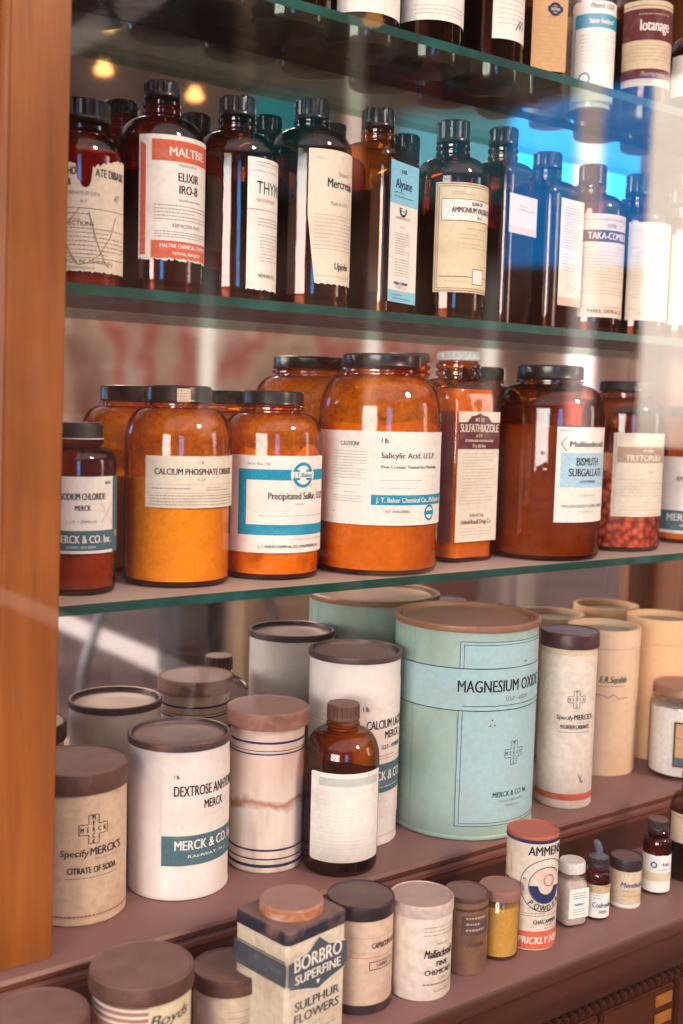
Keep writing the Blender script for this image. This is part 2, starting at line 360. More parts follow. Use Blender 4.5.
def round_bottle(o, R, H, capr, zcap, zneck, zsh, gl, liq, fill, capm=CAP, ribs=True, wide=False, foot=True, wob=0., rings=2):
    nr = capr * .9
    body = [(R * .86, 0), (R * .955, .001), (R, .005), (R, .02), (R, zsh * .6), (R, zsh)]
    body += shoulder(R, nr, zsh, zneck, 10, .8)[1:]
    top = H - .003
    z = zneck + .001
    for k in range(rings):
        dz = (zcap - zneck) / (rings + .4)
        body += [(nr, z + dz * .1), (nr * 1.14, z + dz * .35), (nr * 1.14, z + dz * .75), (nr, z + dz)]; z += dz
    body += [(nr * .96, zcap + .001), (nr * .96, top)]
    bm = bmesh.new(); lathe(bm, body, 64, close=(True, False)); g = finish('glass_body', bm, gl, o, 45)
    if liq is not None:
        pr = [(R * .8, .0045)] + clip([(R, .0055)] + body[3:], fill, .0022)
        contents(o, pr, liq, wob)
    if foot:
        bm = bmesh.new(); lathe(bm, [(R * .80, .0008), (R * .93, .0014), (R * .965, .0042)], 48); finish('glass_foot', bm, BOTTOM, o, 45)
    screw_cap(o, capr, zcap, H, capm, ribs)
    return g
def square_bottle(o, w, d, H, capr, zcap, zneck, zsh, gl, liq, fill, capm=CAP, ribs=True, e=9):
    nr = capr * .9
    secs = [(w * .92, d * .92, 0, e), (w * .985, d * .985, .002, e), (w, d, .006, e), (w, d, zsh * .5, e), (w, d, zsh, e)]
    n = 9
    for k in range(1, n + 1):
        t = pi / 2 * k / n; c = cos(t) ** .8
        secs.append((2 * nr + (w - 2 * nr) * c, 2 * nr + (d - 2 * nr) * c, zsh + (zneck - zsh) * sin(t), 2 + (e - 2) * c ** 1.5))
    z = zneck + .001; dz = (zcap - zneck) / 2.4
    for k in range(2):
        for q, zz in ((1., .1), (1.14, .35), (1.14, .75), (1., 1.)): secs.append((2 * nr * q, 2 * nr * q, z + dz * zz, 2))
        z += dz
    secs += [(2 * nr * .96, 2 * nr * .96, H - .003, 2)]
    bm = bmesh.new(); ring_rows(bm, [sup(*s) for s in secs], close=(True, False)); finish('glass_body', bm, gl, o, 35)
    if liq is not None:
        bm = bmesh.new(); rows = []; zs = [.005, fill * .5, fill]
        for zz in zs:
            k = 0 if zz <= zsh else min(1, (zz - zsh) / (zneck - zsh)); c = (1 - k * k) ** .5
            rows.append(sup((2 * nr + (w - 2 * nr) * c) - .005, (2 * nr + (d - 2 * nr) * c) - .005, zz, e))
        ring_rows(bm, rows); finish('contents', bm, liq, o, 35)
    screw_cap(o, capr, zcap, H, capm, ribs)
def paint_tin(o, R, H, bodym, rimm, lidm):
    bm = bmesh.new(); lathe(bm, [(R * .97, 0), (R * 1.005, .0005), (R * 1.01, .002), (R * 1.005, .0035), (R * .995, .0045), (R * .995, H - .006)], 72, close=(True, True)); finish('tin_body', bm, bodym, o, 35)
    bm = bmesh.new(); lathe(bm, [(R * .99, H - .0072), (R * 1.018, H - .007), (R * 1.026, H - .004), (R * 1.022, H - .001), (R * .995, H), (R * .955, H - .0006), (R * .94, H - .003), (R * .935, H - .0085)], 72, close=(False, False)); finish('rim', bm, rimm, o, 35)
    bm = bmesh.new(); lathe(bm, [(R * .955, H - .0052), (R * .93, H - .0035), (R * .90, H - .0025), (R * .885, H - .0045), (R * .86, H - .0052), (R * .4, H - .005), (R * .05, H - .0048)], 72, close=(False, True)); finish('lid', bm, lidm, o, 35)
def drum_lid(o, R, z0, z1, m, n=56, name='lid', step=.94):
    bm = bmesh.new(); lathe(bm, [(R * .95, z0), (R, z0 + .0004), (R * 1.004, z0 + .002), (R, z1 - .003), (R * .985, z1 - .0008), (R * .96, z1), (R * step, z1 - .0003), (R * step * .975, z1 - .0012), (R * .3, z1 - .0010), (R * .04, z1 - .0008)], n); return finish(name, bm, m, o, 35)
def plain_body(o, R, H, m, name='body', z0=0., foot=.0015, n=64):
    bm = bmesh.new(); lathe(bm, [(R * .97, z0), (R, z0 + foot), (R, H)], n); return finish(name, bm, m, o, 35)

# ================================================================== SETTING
def struct(name, bm, m, smooth=30):
    o = finish(name, bm, m, None, smooth); o['kind'] = 'structure'; return o
PLASTER = aged('grey_plaster', (.55, .50, .46), .8, (.4, .35, .3), .3, 3)
FLOORM = wood('floor_boards', (.22, .11, .06), (.12, .06, .03), .4, axis='X')
bm = bmesh.new(); box(bm, -1.6, 2.6, .53, 1.2, -.03, 0); struct('floor', bm, FLOORM)
bm = bmesh.new(); box(bm, -1.6, 2.6, 1.10, 1.14, 0, 2.7); struct('wall_back', bm, PLASTER)
bm = bmesh.new(); box(bm, -1.6, 2.6, .53, 1.14, 2.7, 2.74); struct('ceiling', bm, PLASTER)
bm = bmesh.new(); box(bm, .255, .2945, .852, 1.0985, 0, 2.62); struct('trim_1', bm, aged('white_trim', (.80, .78, .76), .5, (.5, .45, .4), .2, 10))
# shop window: one large pane in front of the cabinet
bm = bmesh.new(); vs = [bm.verts.new(p) for p in ((-1.5, .53, .35), (2.55, .53, .35), (2.55, .53, 2.6), (-1.5, .53, 2.6))]; bm.faces.new(vs)
struct('window_1', bm, WINDOW, None)
def street_mat():
    m, nt, out = nodes('street_paving'); tc = N(nt, 'ShaderNodeTexCoord')
    n = N(nt, 'ShaderNodeTexNoise'); n.inputs['Scale'].default_value = 1.1; n.inputs['Detail'].default_value = 7; nt.links.new(tc.outputs['Object'], n.inputs['Vector'])
    v = N(nt, 'ShaderNodeTexVoronoi'); v.inputs['Scale'].default_value = .55; nt.links.new(tc.outputs['Object'], v.inputs['Vector'])
    c = ramp(nt, n.outputs['Fac'], [(.3, (.05, .030, .034)), (.5, (.085, .055, .058)), (.7, (.15, .10, .10))])
    p = N(nt, 'ShaderNodeBsdfPrincipled'); nt.links.new(c, p.inputs['Base Color']); p.inputs['Roughness'].default_value = .95; p.inputs['Specular IOR Level'].default_value = .05
    nt.links.new(p.outputs[0], out.inputs[0]); return m
bm = bmesh.new(); box(bm, -30, 40, -40, .50, -.08, -.02); struct('pavement', bm, street_mat())

# ------------------------------------------------------------------ the cabinet
cab = bpy.data.objects.new('display_cabinet', None); C.objects.link(cab); cab.location = (.85, .9, 0)
cab['label'] = 'dark wooden display cabinet with a mirror back, stepped base and drawers below'; cab['category'] = 'cabinet'
def cpart(name, bm, m, par=cab, smooth=35):
    o = finish(name, bm, m, par, smooth)
    o.matrix_parent_inverse = Matrix.Translation((-.85, -.9, 0)) if par is cab else Matrix.Identity(4)
    if par is not cab: o.matrix_parent_inverse = Matrix.Identity(4)
    return o
for x0, x1 in ((.2965, .3440), (1.362, 1.42)):
    bm = bmesh.new(); box(bm, x0, x1, .829, .849, ZD, 2.62, bev=.0015)
    for v in bm.verts: v.co.x += (v.co.z - CAMZ - .10) * (.0179 if x0 < 1 else 0)      # the old post leans a little
    cpart('post', bm, POSTWOOD)
for x0, x1 in ((.2985, .318), (1.40, 1.42)):
    bm = bmesh.new(); box(bm, x0, x1, .8505, 1.0, ZD, 2.62); cpart('side_panel', bm, POSTWOOD)
bm = bmesh.new(); box(bm, .318, 1.40, YM, YM + .006, ZD, 2.55); o = cpart('mirror_back', bm, MIRROR); o['label'] = 'mirror reflecting the street'
def moulding(y, z, drop):
    """(y, z) outline of an overhanging edge: nosing, fillet, cove"""
    return [(y + .006, z), (y + .002, z - .001), (y, z - .004), (y + .001, z - .008), (y + .005, z - .0105), (y + .006, z - .0125), (y + .003, z - .0145), (y + .0025, z - .0185), (y + .006, z - .0215), (y + .0105, z - .0225), (y + .012, z - drop)]
bm = bmesh.new(); p = moulding(.8145, ZD, .030); prism_x(bm, [(1.0, ZD)] + p + [(1.0, ZD - .030)], -.25, 1.75); cpart('upper_step', bm, wood('red_brown_wood', (.25, .085, .045), (.12, .035, .018), .42, .93, (.225, .115, .108), axis='X'))
bm = bmesh.new(); box(bm, -.25, 1.75, .828, 1.0, 0, ZD - .030); cpart('riser', bm, BASEWOOD)
bm = bmesh.new()
prism_x(bm, [(.828, ZE), (.690, ZE), (.6845, ZE - .0015), (.682, ZE - .006), (.682, ZE - .016), (.685, ZE - .019), (.690, ZE - .0205), (.693, ZE - .024), (.694, ZE - .058), (.697, ZE - .063), (.828, ZE - .063)], -.25, 1.75)
cpart('lower_step', bm, BASEWOOD)
bm = bmesh.new(); x = -.25
while x < 1.74:
    box(bm, x, x + .0085, .690, .699, ZE - .072, ZE - .0635, bev=.002); x += .0105
cpart('beaded_trim', bm, FASCIA)
bm = bmesh.new(); box(bm, -.25, 1.75, .700, .828, .05, ZE - .0632); cpart('base_carcass', bm, FASCIA)
for k in range(9):
    x0 = .018 + k * .1185
    bm = bmesh.new(); box(bm, x0, x0 + .1125, .693, .7005, ZE - .22, ZE - .077, bev=.002)
    dr = cpart('drawer', bm, wood('drawer_front', (.09, .024, .007), (.04, .009, .003), .3, axis='X'))
    for z in (.083, .103):
        bm = bmesh.new(); box(bm, x0 + .080, x0 + .106, .6905, .693, ZE - z - .012, ZE - z, bev=.001); box(bm, x0 + .083, x0 + .103, .6895, .6906, ZE - z - .009, ZE - z - .003)
        pl = finish('label_holder', bm, BRASS, dr, 35)
for nm, z, lab in (('glass_shelf', ZC, 'top glass shelf with green edge, seen from below with dark bottle bases'), ('glass_shelf', ZA, 'middle glass shelf carrying the row of tall brown bottles'), ('glass_shelf', ZB, 'lowest glass shelf, dusty, carrying the wide amber jars')):
    bm = bmesh.new(); box(bm, .3200, 1.361, .850, YM - .001, z - .0085, z, 0)
    for f in bm.faces:
        if abs(f.normal.z) < .5: f.material_index = 1
    o = finish('glass_shelf', bm, [SHELF, GEDGE], None, 30); o['label'] = lab; o['category'] = 'shelf'; o['group'] = 'glass shelves of the cabinet'

# ================================================================== MIDDLE SHELF: tall brown bottles
YA = .9355
GA = 'tall brown bottles on the middle glass shelf'
def bottleA(X, R, H, zcap, zneck, zsh, capr, th, lab, gl=AMBER_DK, liq=LIQ_DARK, fill=.11, name='medicine_bottle'):
    o = thing(name, lab, 'bottle', X, YA, ZA, th, GA)
    round_bottle(o, R, H, capr, zcap, zneck, zsh, gl, liq, fill); return o
# torn label, red syrup
o = thing('medicine_bottle', 'brown bottle beside the post with red contents, torn label and pen scrawl', 'bottle', .3990, YA, ZA, 6, GA)
round_bottle(o, .0382, .1605, .0265, .1425, .1305, .1103, AMBER_RED, LIQ_RED, .118, rings=1)
q = Print(.0382); rag = lambda s: .0006 * sin(s * 2600) + .0009 * sin(s * 1130 + 1)
q.strip(-.052, .046, lambda s: .0145 + .0008 * abs(sin(s * 420)) + .0006 * sin(s * 1500), lambda s: (.1040 - .05 * max(0, s + .030) if s < -.006 else .0825 + abs(s - .001) * 1.1 if s < .007 else .1010 + (s - .007) * .33 if s < .030 else .1095) + rag(s), CREAM)
q.text(-.0275, .0935, .0066, 'PHOSPHO', BLACK, .9, .02, 'l', w=.021); q.text(.0095, .0935, .0066, 'ATE DIBASIC', BLACK, .72, .02, 'l', w=.033)
q.text(-.0165, .085, .0055, 'MERCK', BLACK, .95, .015, w=.0125); q.text(-.002, .0775, .003, 'PHOSPHATE OF SODA', GREY, .95); q.text(.0, .071, .0028, 'N. F.', GREY); q.text(.031, .075, .006, '47', GREY, 1, 0, 'c', 2, .2)
q.rect(-.05, .044, .0665, .0670, GREY, 1); q.text(-.006, .0525, .0036, 'DIRECTIONS', BLACK, 1.3); q.lines(-.040, .042, .0620, .0570, 2, GREY); q.lines(-.040, .042, .0500, .0290, 7, GREY); q.rect(-.05, .044, .0262, .0267, GREY, 1)
q.text(.0, .0215, .0034, 'MERCK & CO., INC. RAHWAY, N. J.', BLACK, .95); q.text(-.002, .0172, .0022, 'Manufacturing Chemists', GREY)
for pts in ([(-.027, .068), (-.018, .045), (-.010, .028), (-.004, .020)], [(-.004, .066), (-.016, .050), (-.027, .036), (-.033, .030)], [(.004, .064), (.010, .042), (.018, .024), (.022, .020)], [(.030, .062), (.024, .046), (.014, .030), (.004, .0225), (-.004, .020)]): q.scrawl(pts, .0007, GREY)
q.done(o)
# elixir with red bands
o = bottleA(.4773, .0390, .1913, .1771, .1592, .134, .0164, 37, 'brown bottle with red banded label reading ELIXIR IRO-B', gl=AMBER_RED)
q = Print(.0390); q.torn(-.045, .045, .031, .1385, IVORY, .0022, .0, 5); q.rect(-.0435, -.0385, .036, .1330, ORANGE_RED, 1); q.poly([(-.0385, .1330), (-.0435, .1330), (-.0385, .1290)], IVORY, 2)
q.rect(-.0335, .045, .1165, .1345, ORANGE_RED, 1); q.text(.001, .121, .0075, 'MALTBIE', IVORY, 1.25, .01, 'c', 2); q.text(.0, .1125, .0022, 'PREPARATION OF', GREY)
q.text(.001, .100, .0075, 'ELIXIR', BLACK, 1., .02); q.text(.001, .0895, .0075, 'IRO-B', BLACK, 1., .02); q.text(.003, .083, .0022, 'Each fluid ounce contains', GREY); q.lines(-.031, .030, .0785, .0665, 5, GREY); q.text(.0, .0605, .0030, 'KEEP IN COOL PLACE', BLACK, .95); q.lines(-.031, .034, .0560, .0515, 3, GREY)
q.torn(-.0335, .045, .033, .0485, ORANGE_RED, .001, 0, 8, 1); q.text(.001, .0425, .0035, 'MALTBIE CHEMICAL COMPANY', IVORY, 1., .01, 'c', 2); q.text(.001, .0365, .0028, 'NEWARK, NEW JERSEY', IVORY, 1, .01, 'c', 2); q.done(o)
# thymol
o = bottleA(.5555, .0388, .1924, .1744, .1595, .1340, .0171, 53, 'brown bottle with narrow white label reading THYMOL')
q = Print(.0388); q.torn(-.0255, .030, .0130, .1325, IVORY, .0015, 0, 6); q.rect(-.0255, .030, .1255, .1262, LBLUE); q.rect(-.0255, .030, .1205, .1212, LBLUE); q.lines(-.016, .02, .1285, .1282, 1, GREY); q.rect(-.0255, .030, .0855, .0865, LBLUE)
q.text(-.0165, .1005, .0115, 'THYMOL', BLACK, .95, 0, 'l'); q.text(-.0165, .093, .0035, 'NEW-FORMULA', FADE, .9, 0, 'l'); q.lines(-.015, .016, .078, .072, 3, GREY); q.lines(-.012, .018, .064, .040, 9, FADE); q.text(-.013, .025, .0035, 'NEWARK, N. J.', GREY, 1, .01, 'l'); q.rect(-.0255, .030, .0185, .0190, LBLUE); q.done(o)
# mercresin
o = bottleA(.6400, .0404, .2050, .1855, .1760, .1515, .0171, 46, 'brown bottle with stained cream label reading Mercresin, lower corner torn away')
q = Print(.0404); q.strip(-.0345, .036, lambda s: .0255 + max(0, (-.0265 - s)) * 8 + .0006 * sin(s * 900), .1515, CREAM); q.lines(-.026, -.012, .1440, .1420, 2, FADE)
q.text(-.004, .128, .004, 'Tincture', GREY, 1, 0, 'l'); q.text(-.0155, .1165, .0085, 'Mercresin', BLACK, .95, .012, 'l'); q.text(-.012, .100, .0038, 'Made in U.S.A.', GREY, 1, 0, 'l'); q.lines(-.028, .026, .090, .058, 10, FADE); q.text(-.006, .040, .0065, 'Upjohn', BLACK, 1, .012, 'l', 1, .15); q.lines(-.024, .02, .0325, .0310, 1, FADE); q.done(o)
# alysine: square
o = thing('medicine_bottle', 'square brown bottle with blue and white label reading Alysine', 'bottle', .7225, YA + .0005, ZA, 57, GA)
square_bottle(o, .0650, .0650, .2105, .0170, .1916, .1767, .1567, AMBER, LIQ_DARK, .1255)
q = Print(.0325, True, .0004); q.rect(-.0245, .0290, .0155, .1545, IVORY); q.rect(-.0245, .0290, .1130, .1545, SKYB, 1); q.rect(-.0245, .0290, .0155, .0275, SKYB, 1)
q.text(.0, .1440, .0035, 'ELIXIR', NAVY, 1, .01, 'c', 2); q.text(.0, .1285, .0095, 'Alysine', NAVY, 1.05, .015, 'c', 2); q.lines(-.018, .019, .1240, .1200, 2, NAVY, layer=2)
q.hoop(.0, .1080, .0070, .0022, NAVY, 2, 24, pi * .9, pi * 2.1); q.lines(-.005, .005, .1090, .1065, 2, NAVY, layer=2); q.text(.0, .0985, .0028, 'ALKALINE SALICYLATE', GREY, .9); q.lines(-.006, .007, .0905, .0900, 1); q.lines(-.013, .015, .0840, .0640, 9); q.lines(-.013, .015, .0580, .0420, 7); q.text(.0, .0330, .0032, 'MERRELL COMPANY', NAVY, .85, .012); q.text(.0, .0295, .0022, 'CINCINNATI, U.S.A.', GREY); q.lines(-.018, .019, .0225, .0190, 2, NAVY, layer=2); q.done(o)
# ammonium
o = bottleA(.8250, .0392, .2155, .1925, .1768, .1518, .0181, 38, 'brown bottle with bordered yellow label reading ELIXIR AMMONIUM VALERATE')
q = Print(.0392); q.rect(-.043, .043, .0320, .1455, OLD); q.frame(-.0415, .0415, .0335, .1440, .0005, BROWN, 1); q.frame(-.039, .039, .0360, .1415, .0005, BROWN, 1); q.rect(-.0385, .0385, .0365, .1410, YELLOWED, 1)
q.lines(-.026, .0, .1350, .1330, 2, TAN, .001, layer=2); q.rect(-.036, .0375, .1060, .1285, IVORY, 2); q.frame(-.036, .0375, .1060, .1285, .0005, BROWN, 3); q.text(.004, .1225, .0035, 'ELIXIR OF', BLACK, .9, .01, 'c', 3); q.text(.001, .1145, .0058, 'AMMONIUM VALERATE', BLACK, .80, .018, 'c', 3); q.text(.008, .1085, .0036, 'N. F.', BLACK, 1, .015, 'c', 3)
q.lines(-.008, .026, .098, .0975, 1, TAN, layer=2); q.lines(-.018, .030, .092, .088, 2, TAN, layer=2); q.lines(-.012, .030, .082, .078, 2, TAN, layer=2); q.rect(-.036, .036, .0480, .0486, BROWN, 2); q.rect(.0, .017, .0410, .0570, IVORY, 3); q.frame(.0, .017, .0410, .0570, .0005, BROWN, 4); q.lines(-.03, -.004, .0430, .0425, 1, TAN, layer=2); q.done(o)
# small label, square
o = thing('medicine_bottle', 'square brown bottle with one small white label high on its side', 'bottle', .8990, YA, ZA, 54, GA)
square_bottle(o, .0585, .0585, .2204, .0165, .2018, .1833, .1648, AMBER_DK, LIQ_DARK, .150)
q = Print(.02925, True, .0004); q.rect(-.0250, .0275, .1030, .1450, IVORY); q.rect(-.025, .0275, .1030, .1110, CREAM, 1); q.lines(-.008, .022, .1330, .1290, 2, GREY); q.done(o)
# long white label, square
o = thing('medicine_bottle', 'square brown bottle with a tall white label ending in pink', 'bottle', .9700, YA, ZA, 54, GA)
square_bottle(o, .0640, .0640, .2047, .0168, .1863, .1722, .1525, AMBER_DK, LIQ_DARK, .14)
q = Print(.0320, True, .0004); q.rect(-.0150, .0300, .0306, .1500, IVORY); q.rect(-.015, .030, .0306, .0400, paper('pink', (.72, .50, .38)), 1); q.lines(-.008, .024, .1400, .0950, 16, FADE); q.lines(-.008, .024, .088, .070, 6, FADE); q.scrawl([(.002, .052), (.008, .058), (.005, .048), (.014, .056), (.012, .047), (.020, .053)], .0008, GREY); q.done(o)
# taka
o = bottleA(1.0474, .0405, .2020, .1793, .1665, .1454, .0166, 32, 'brown bottle with cream label and a dark band reading TAKA-COMBEX')
q = Print(.0405); q.rect(-.038, .046, .0212, .1400, CREAM); q.rect(-.038, .046, .1330, .1340, MAROON); q.text(.004, .1245, .0045, 'ELIXIR', GREY, 1, .01); q.rect(-.038, .046, .1080, .1215, BROWN, 1); q.text(.004, .1110, .0080, 'TAKA-COMBEX', IVORY, .95, .02, 'c', 2); q.rect(-.038, .046, .1010, .1016, BROWN); q.lines(-.030, .036, .0960, .0480, 14, TAN); q.rect(-.038, .046, .0330, .0336, BROWN); q.text(.004, .0260, .0045, 'PARKE, DAVIS & CO.', MAROON, 1.2, .01); q.done(o)
o = bottleA(1.1320, .0405, .2027, .1775, .1617, .1422, .0160, 38, 'brown bottle with pale label, standing nearest the cabinet end on the middle shelf')
q = Print(.0405); q.rect(-.036, .046, .0231, .1400, CREAM); q.rect(-.036, .046, .1300, .1306, TAN); q.text(.004, .1180, .0070, 'ELIXIR', TAN, 1.1, .01); q.rect(-.036, .046, .1090, .1096, TAN); q.lines(-.028, .036, .1030, .0500, 15, FADE); q.rect(-.036, .046, .0360, .0366, TAN); q.lines(-.02, .03, .030, .0295, 1, TAN, .002); q.done(o)
o = bottleA(1.218, .0395, .1950, .1750, .1600, .1400, .0160, 38, 'last brown bottle of the row, its cream label washed out by glare')
q = Print(.0395); q.rect(-.036, .046, .0231, .1350, CREAM); q.lines(-.028, .036, .1200, .0400, 16, FADE); q.done(o)

# ================================================================== TOP SHELF
GC = 'bottles on the top glass shelf'
def bottleC(X, R, lab, th, gl=AMBER_DK, liq=LIQ_DARK, H=.19, fill=.12):
    o = thing('medicine_bottle', lab, 'bottle', X, .9775 - R - .002, ZC, th, GC); round_bottle(o, R, H, R * .45, H - .020, H - .032, H - .058, gl, liq, fill); return o
for X, R, nth in ((.4415, .0392, 'nearest the post'), (.5258, .0399, 'second from the post'), (.6100, .0402, 'third from the post')):
    o = bottleC(X, R, 'bottle showing only its dark base through the top shelf, ' + nth, 35)
    q = Print(R); q.rect(-.040, .045, .034, .120, IVORY); q.lines(-.03, .03, .1, .045, 12); q.done(o)
o = bottleC(.6984, .0381, 'brown bottle on the top shelf, plain white label cut off by the frame', 30); q = Print(.0381); q.rect(-.046, .046, .0290, .125, IVORY); q.lines(-.03, .03, .1, .060, 10); q.done(o)
o = bottleC(.7872, .0365, 'dark bottle on the top shelf with plain white label and black base', 25); q = Print(.0365); q.rect(-.048, .048, .0418, .128, IVORY); q.lines(-.03, .03, .056, .048, 3); q.done(o)
o = bottleC(.8800, .0345, 'dark bottle on the top shelf, white label with a pen mark', 52); q = Print(.0345); q.rect(-.031, .030, .0440, .130, IVORY); q.lines(-.024, .02, .10, .060, 9); q.scrawl([(-.004, .055), (.004, .066), (.002, .056), (.010, .068), (.008, .056)], .0012, BLACK); q.done(o)
o = thing('medicine_bottle', 'slim square bottle wrapped in orange-brown paper on the top shelf', 'bottle', .9610, .945, ZC, 22, GC)
square_bottle(o, .046, .046, .17, .014, .15, .14, .125, AMBER, LIQ_DARK, .10)
q = Print(.023, True, .0004); q.rect(-.021, .021, .030, .120, ORANGE_PAPER); q.hoop(.006, .0975, .0075, .0030, NAVY, 1); q.rect(-.003, .015, .0945, .1005, NAVY, 2); q.text(.006, .0957, .0036, 'EASTMAN', YELLOWED, .62, .01, 'c', 3); q.lines(-.015, .016, .088, .040, 12, TAN); q.done(o)
o = thing('medicine_bottle', 'white bottle labelled Phenol with a blue band on the top shelf', 'bottle', 1.0470, .9455, ZC, 24, GC)
round_bottle(o, .0262, .18, .0135, .160, .148, .130, CLEAR, POW_WHITE, .125)
q = Print(.0262); q.rect(-.036, .036, .012, .125, IVORY); q.rect(-.034, .036, .0947, .1106, TEAL, 1); q.text(.002, .1165, .0062, 'Phenol, U.S.P.', BLACK, .85, .01); q.text(.0005, .0995, .0058, "'Baker Analyzed'", IVORY, .78, .015, 'c', 2); q.lines(-.024, .026, .086, .056, 8); q.hoop(-.019, .0370, .0075, .0024, TEAL, 1); q.rect(-.034, -.0325, .03, .095, TEAL, 1); q.done(o)
o = thing('medicine_bottle', 'amber bottle with brown banded label reading Iotanage on the top shelf', 'bottle', 1.1387, .9435, ZC, 22, GC)
round_bottle(o, .0318, .19, .015, .172, .160, .143, AMBER, LIQ_DARK, .140)
q = Print(.0318); q.rect(-.042, .042, .0438, .1440, OLD); q.rect(-.042, .042, .0974, .1341, MAROON, 1); q.rect(-.042, .042, .1375, .1382, MAROON, 1); q.text(.001, .1085, .0135, 'Iotanage', IVORY, .78, .02, 'c', 2); q.lines(-.02, .02, .127, .1265, 1, TAN, .0015, layer=2); q.lines(-.03, .03, .091, .074, 5, TAN); q.rect(-.042, .042, .0522, .0640, MAROON, 1); q.text(.001, .0555, .0055, 'Pharmaceutical', TAN, .9, .01, 'c', 2, .2); q.text(.015, .076, .014, 'S', SKIN, 1, 0, 'c', 2, .2); q.done(o)
o = bottleC(1.236, .034, 'partly visible dark bottle past the Iotanage bottle on the top shelf', 25, H=.16); q = Print(.034); q.rect(-.046, .02, .05, .10, IVORY); q.text(-.012, .075, .012, 'B', RED, 1, .02); q.done(o)

# ================================================================== LOWEST GLASS SHELF: jars
GB = 'amber jars on the lowest glass shelf'
def jar(X, Y, R, H, zcap, zneck, zsh, capr, th, lab, gl=AMBER, liq=POW_PALE, fill=.09, capm=CAP, wob=.003, ribs=False, film=False):
    o = thing('apothecary_jar', lab, 'jar', X, Y, ZB, th, GB); round_bottle(o, R, H, capr, zcap, zneck, zsh, gl, liq, fill, capm, ribs, rings=1, wob=wob)
    if film:
        bm = bmesh.new(); lathe(bm, [(R - .0035, fill * .97), (R - .0035, zsh)] + [(r - .0035, z) for r, z in shoulder(R, capr * .9, zsh, zneck, 8, .8)[1:]], 48, close=(False, False)); finish('powder_film', bm, FILM, o, 50)
    return o
# sodium chloride
o = jar(.3912, .9150, .0320, .1460, .1327, .1249, .112, .0205, 5, 'small amber jar by the post labelled SODIUM CHLORIDE', AMBER_DK, POW_BROWN, .045, CAP_MATTE)
bm = bmesh.new(); lathe(bm, [(.0205, .1315), (.0211, .1318), (.0211, .1326), (.0205, .1329)], 40, close=(False, False)); finish('cap_ring', bm, CAP_WHITE, o)
q = Print(.0320); q.rect(-.040, .046, .0360, .1010, IVORY); q.rect(.0315, .046, .0360, .1010, SLATE, 1); q.rect(-.040, .046, .0385, .0555, SLATE, 1); q.text(-.030, .0945, .0025, '1 lb.', BLACK); q.text(.024, .0945, .0025, '35510', BLACK, 1, .01)
q.text(.0018, .0815, .0056, 'SODIUM CHLORIDE', BLACK, .88, .04, w=.0385); q.text(.001, .0725, .0045, 'MERCK', BLACK, 1.1, .04, w=.013); q.text(.0, .0620, .0024, 'U. S. P. — GRANULAR', GREY, w=.026); q.text(.003, .0450, .0066, 'MERCK & CO. Inc.', IVORY, .9, .02, 'c', 2, w=.050); q.text(.0, .0405, .0020, 'RAHWAY, NEW JERSEY', IVORY, 1.1, 0, 'c', 2); q.text(.037, .049, .0055, 'M', OLD, 1, .02, 'c', 2); q.scrawl([(.016, .080), (.024, .068), (.030, .060)], .0004, FADE); q.scrawl([(.029, .078), (.022, .068), (.017, .062)], .0004, FADE); q.done(o)
# calcium phosphate
o = jar(.4940, .9270, .0491, .1804, .1650, .1604, .1291, .0298, 25, 'round amber jar of bright orange powder labelled CALCIUM PHOSPHATE DIBASIC', AMBER, POW_WHITE, .096, CAP, .006, film=True)
q = Print(.0491); q.rect(-.0520, .0520, .0720, .1180, CREAM); q.text(.0, .1110, .0030, '1 lb.', BLACK); q.text(-.001, .1015, .0056, 'CALCIUM PHOSPHATE DIBASIC', BLACK, .82, .045, w=.083); q.text(.0, .0960, .0026, 'U. S. P.', BLACK); q.rect(-.0505, .0505, .0927, .0931, GREY); q.lines(-.045, -.01, .0888, .0883, 1, GREY, .0010); q.lines(.005, .035, .0897, .0875, 2, GREY); q.rect(-.0505, .0505, .0850, .0854, GREY); q.lines(-.047, .046, .0825, .0745, 4, GREY, ragged=False); q.done(o)
q = Print(.0299, lift=.0004); q.rect(-.0150, -.0030, .1655, .1775, OLD); q.lines(-.013, -.005, .175, .168, 4); q.done(o, 'paper_tag')
# precipitated sulphur
o = jar(.5967, .9270, .0485, .1789, .1648, .1578, .1338, .0297, 22, 'amber jar with white label framed in blue reading Precipitated Sulfur', AMBER, POW_DUST, .120, CAP, .010, film=True)
q = Print(.0485); q.rect(-.075, .064, .0262, .1179, IVORY); q.rect(-.052, -.0430, .0430, .1050, TEAL, 1); q.rect(-.043, .064, .0950, .1050, TEAL, 1); q.rect(-.043, .064, .0430, .0530, TEAL, 1); q.disc(.0130, .1000, .0135, IVORY, 2); q.hoop(.0130, .1000, .0120, .0030, TEAL, 3); q.rect(-.0005, .0265, .0972, .1030, IVORY, 4); q.text(.0130, .0980, .0042, 'J.T.Baker', TEAL, .85, .02, 'c', 5, w=.022)
q.text(-.042, .1090, .0026, 'Net wt. 16 oz. (1 lb.)', BLACK, .95, 0, 'l'); q.text(-.0215, .0770, .0066, 'Precipitated Sulfur, U.S.P.', BLACK, .78, .03, 'l', w=.070); q.text(.009, .0715, .0022, 'Sublimed', GREY); q.text(.024, .0890, .0026, 'Lac.', GREY); q.rect(-.041, .06, .0657, .0660, FADE); q.lines(-.03, .05, .0610, .0605, 1); q.lines(.0, .05, .0385, .0380, 1); q.text(.004, .0310, .0026, 'J. T. BAKER CHEMICAL CO., PHILLIPSBURG, N. J.', NAVY, .85, .02, w=.068); q.done(o)
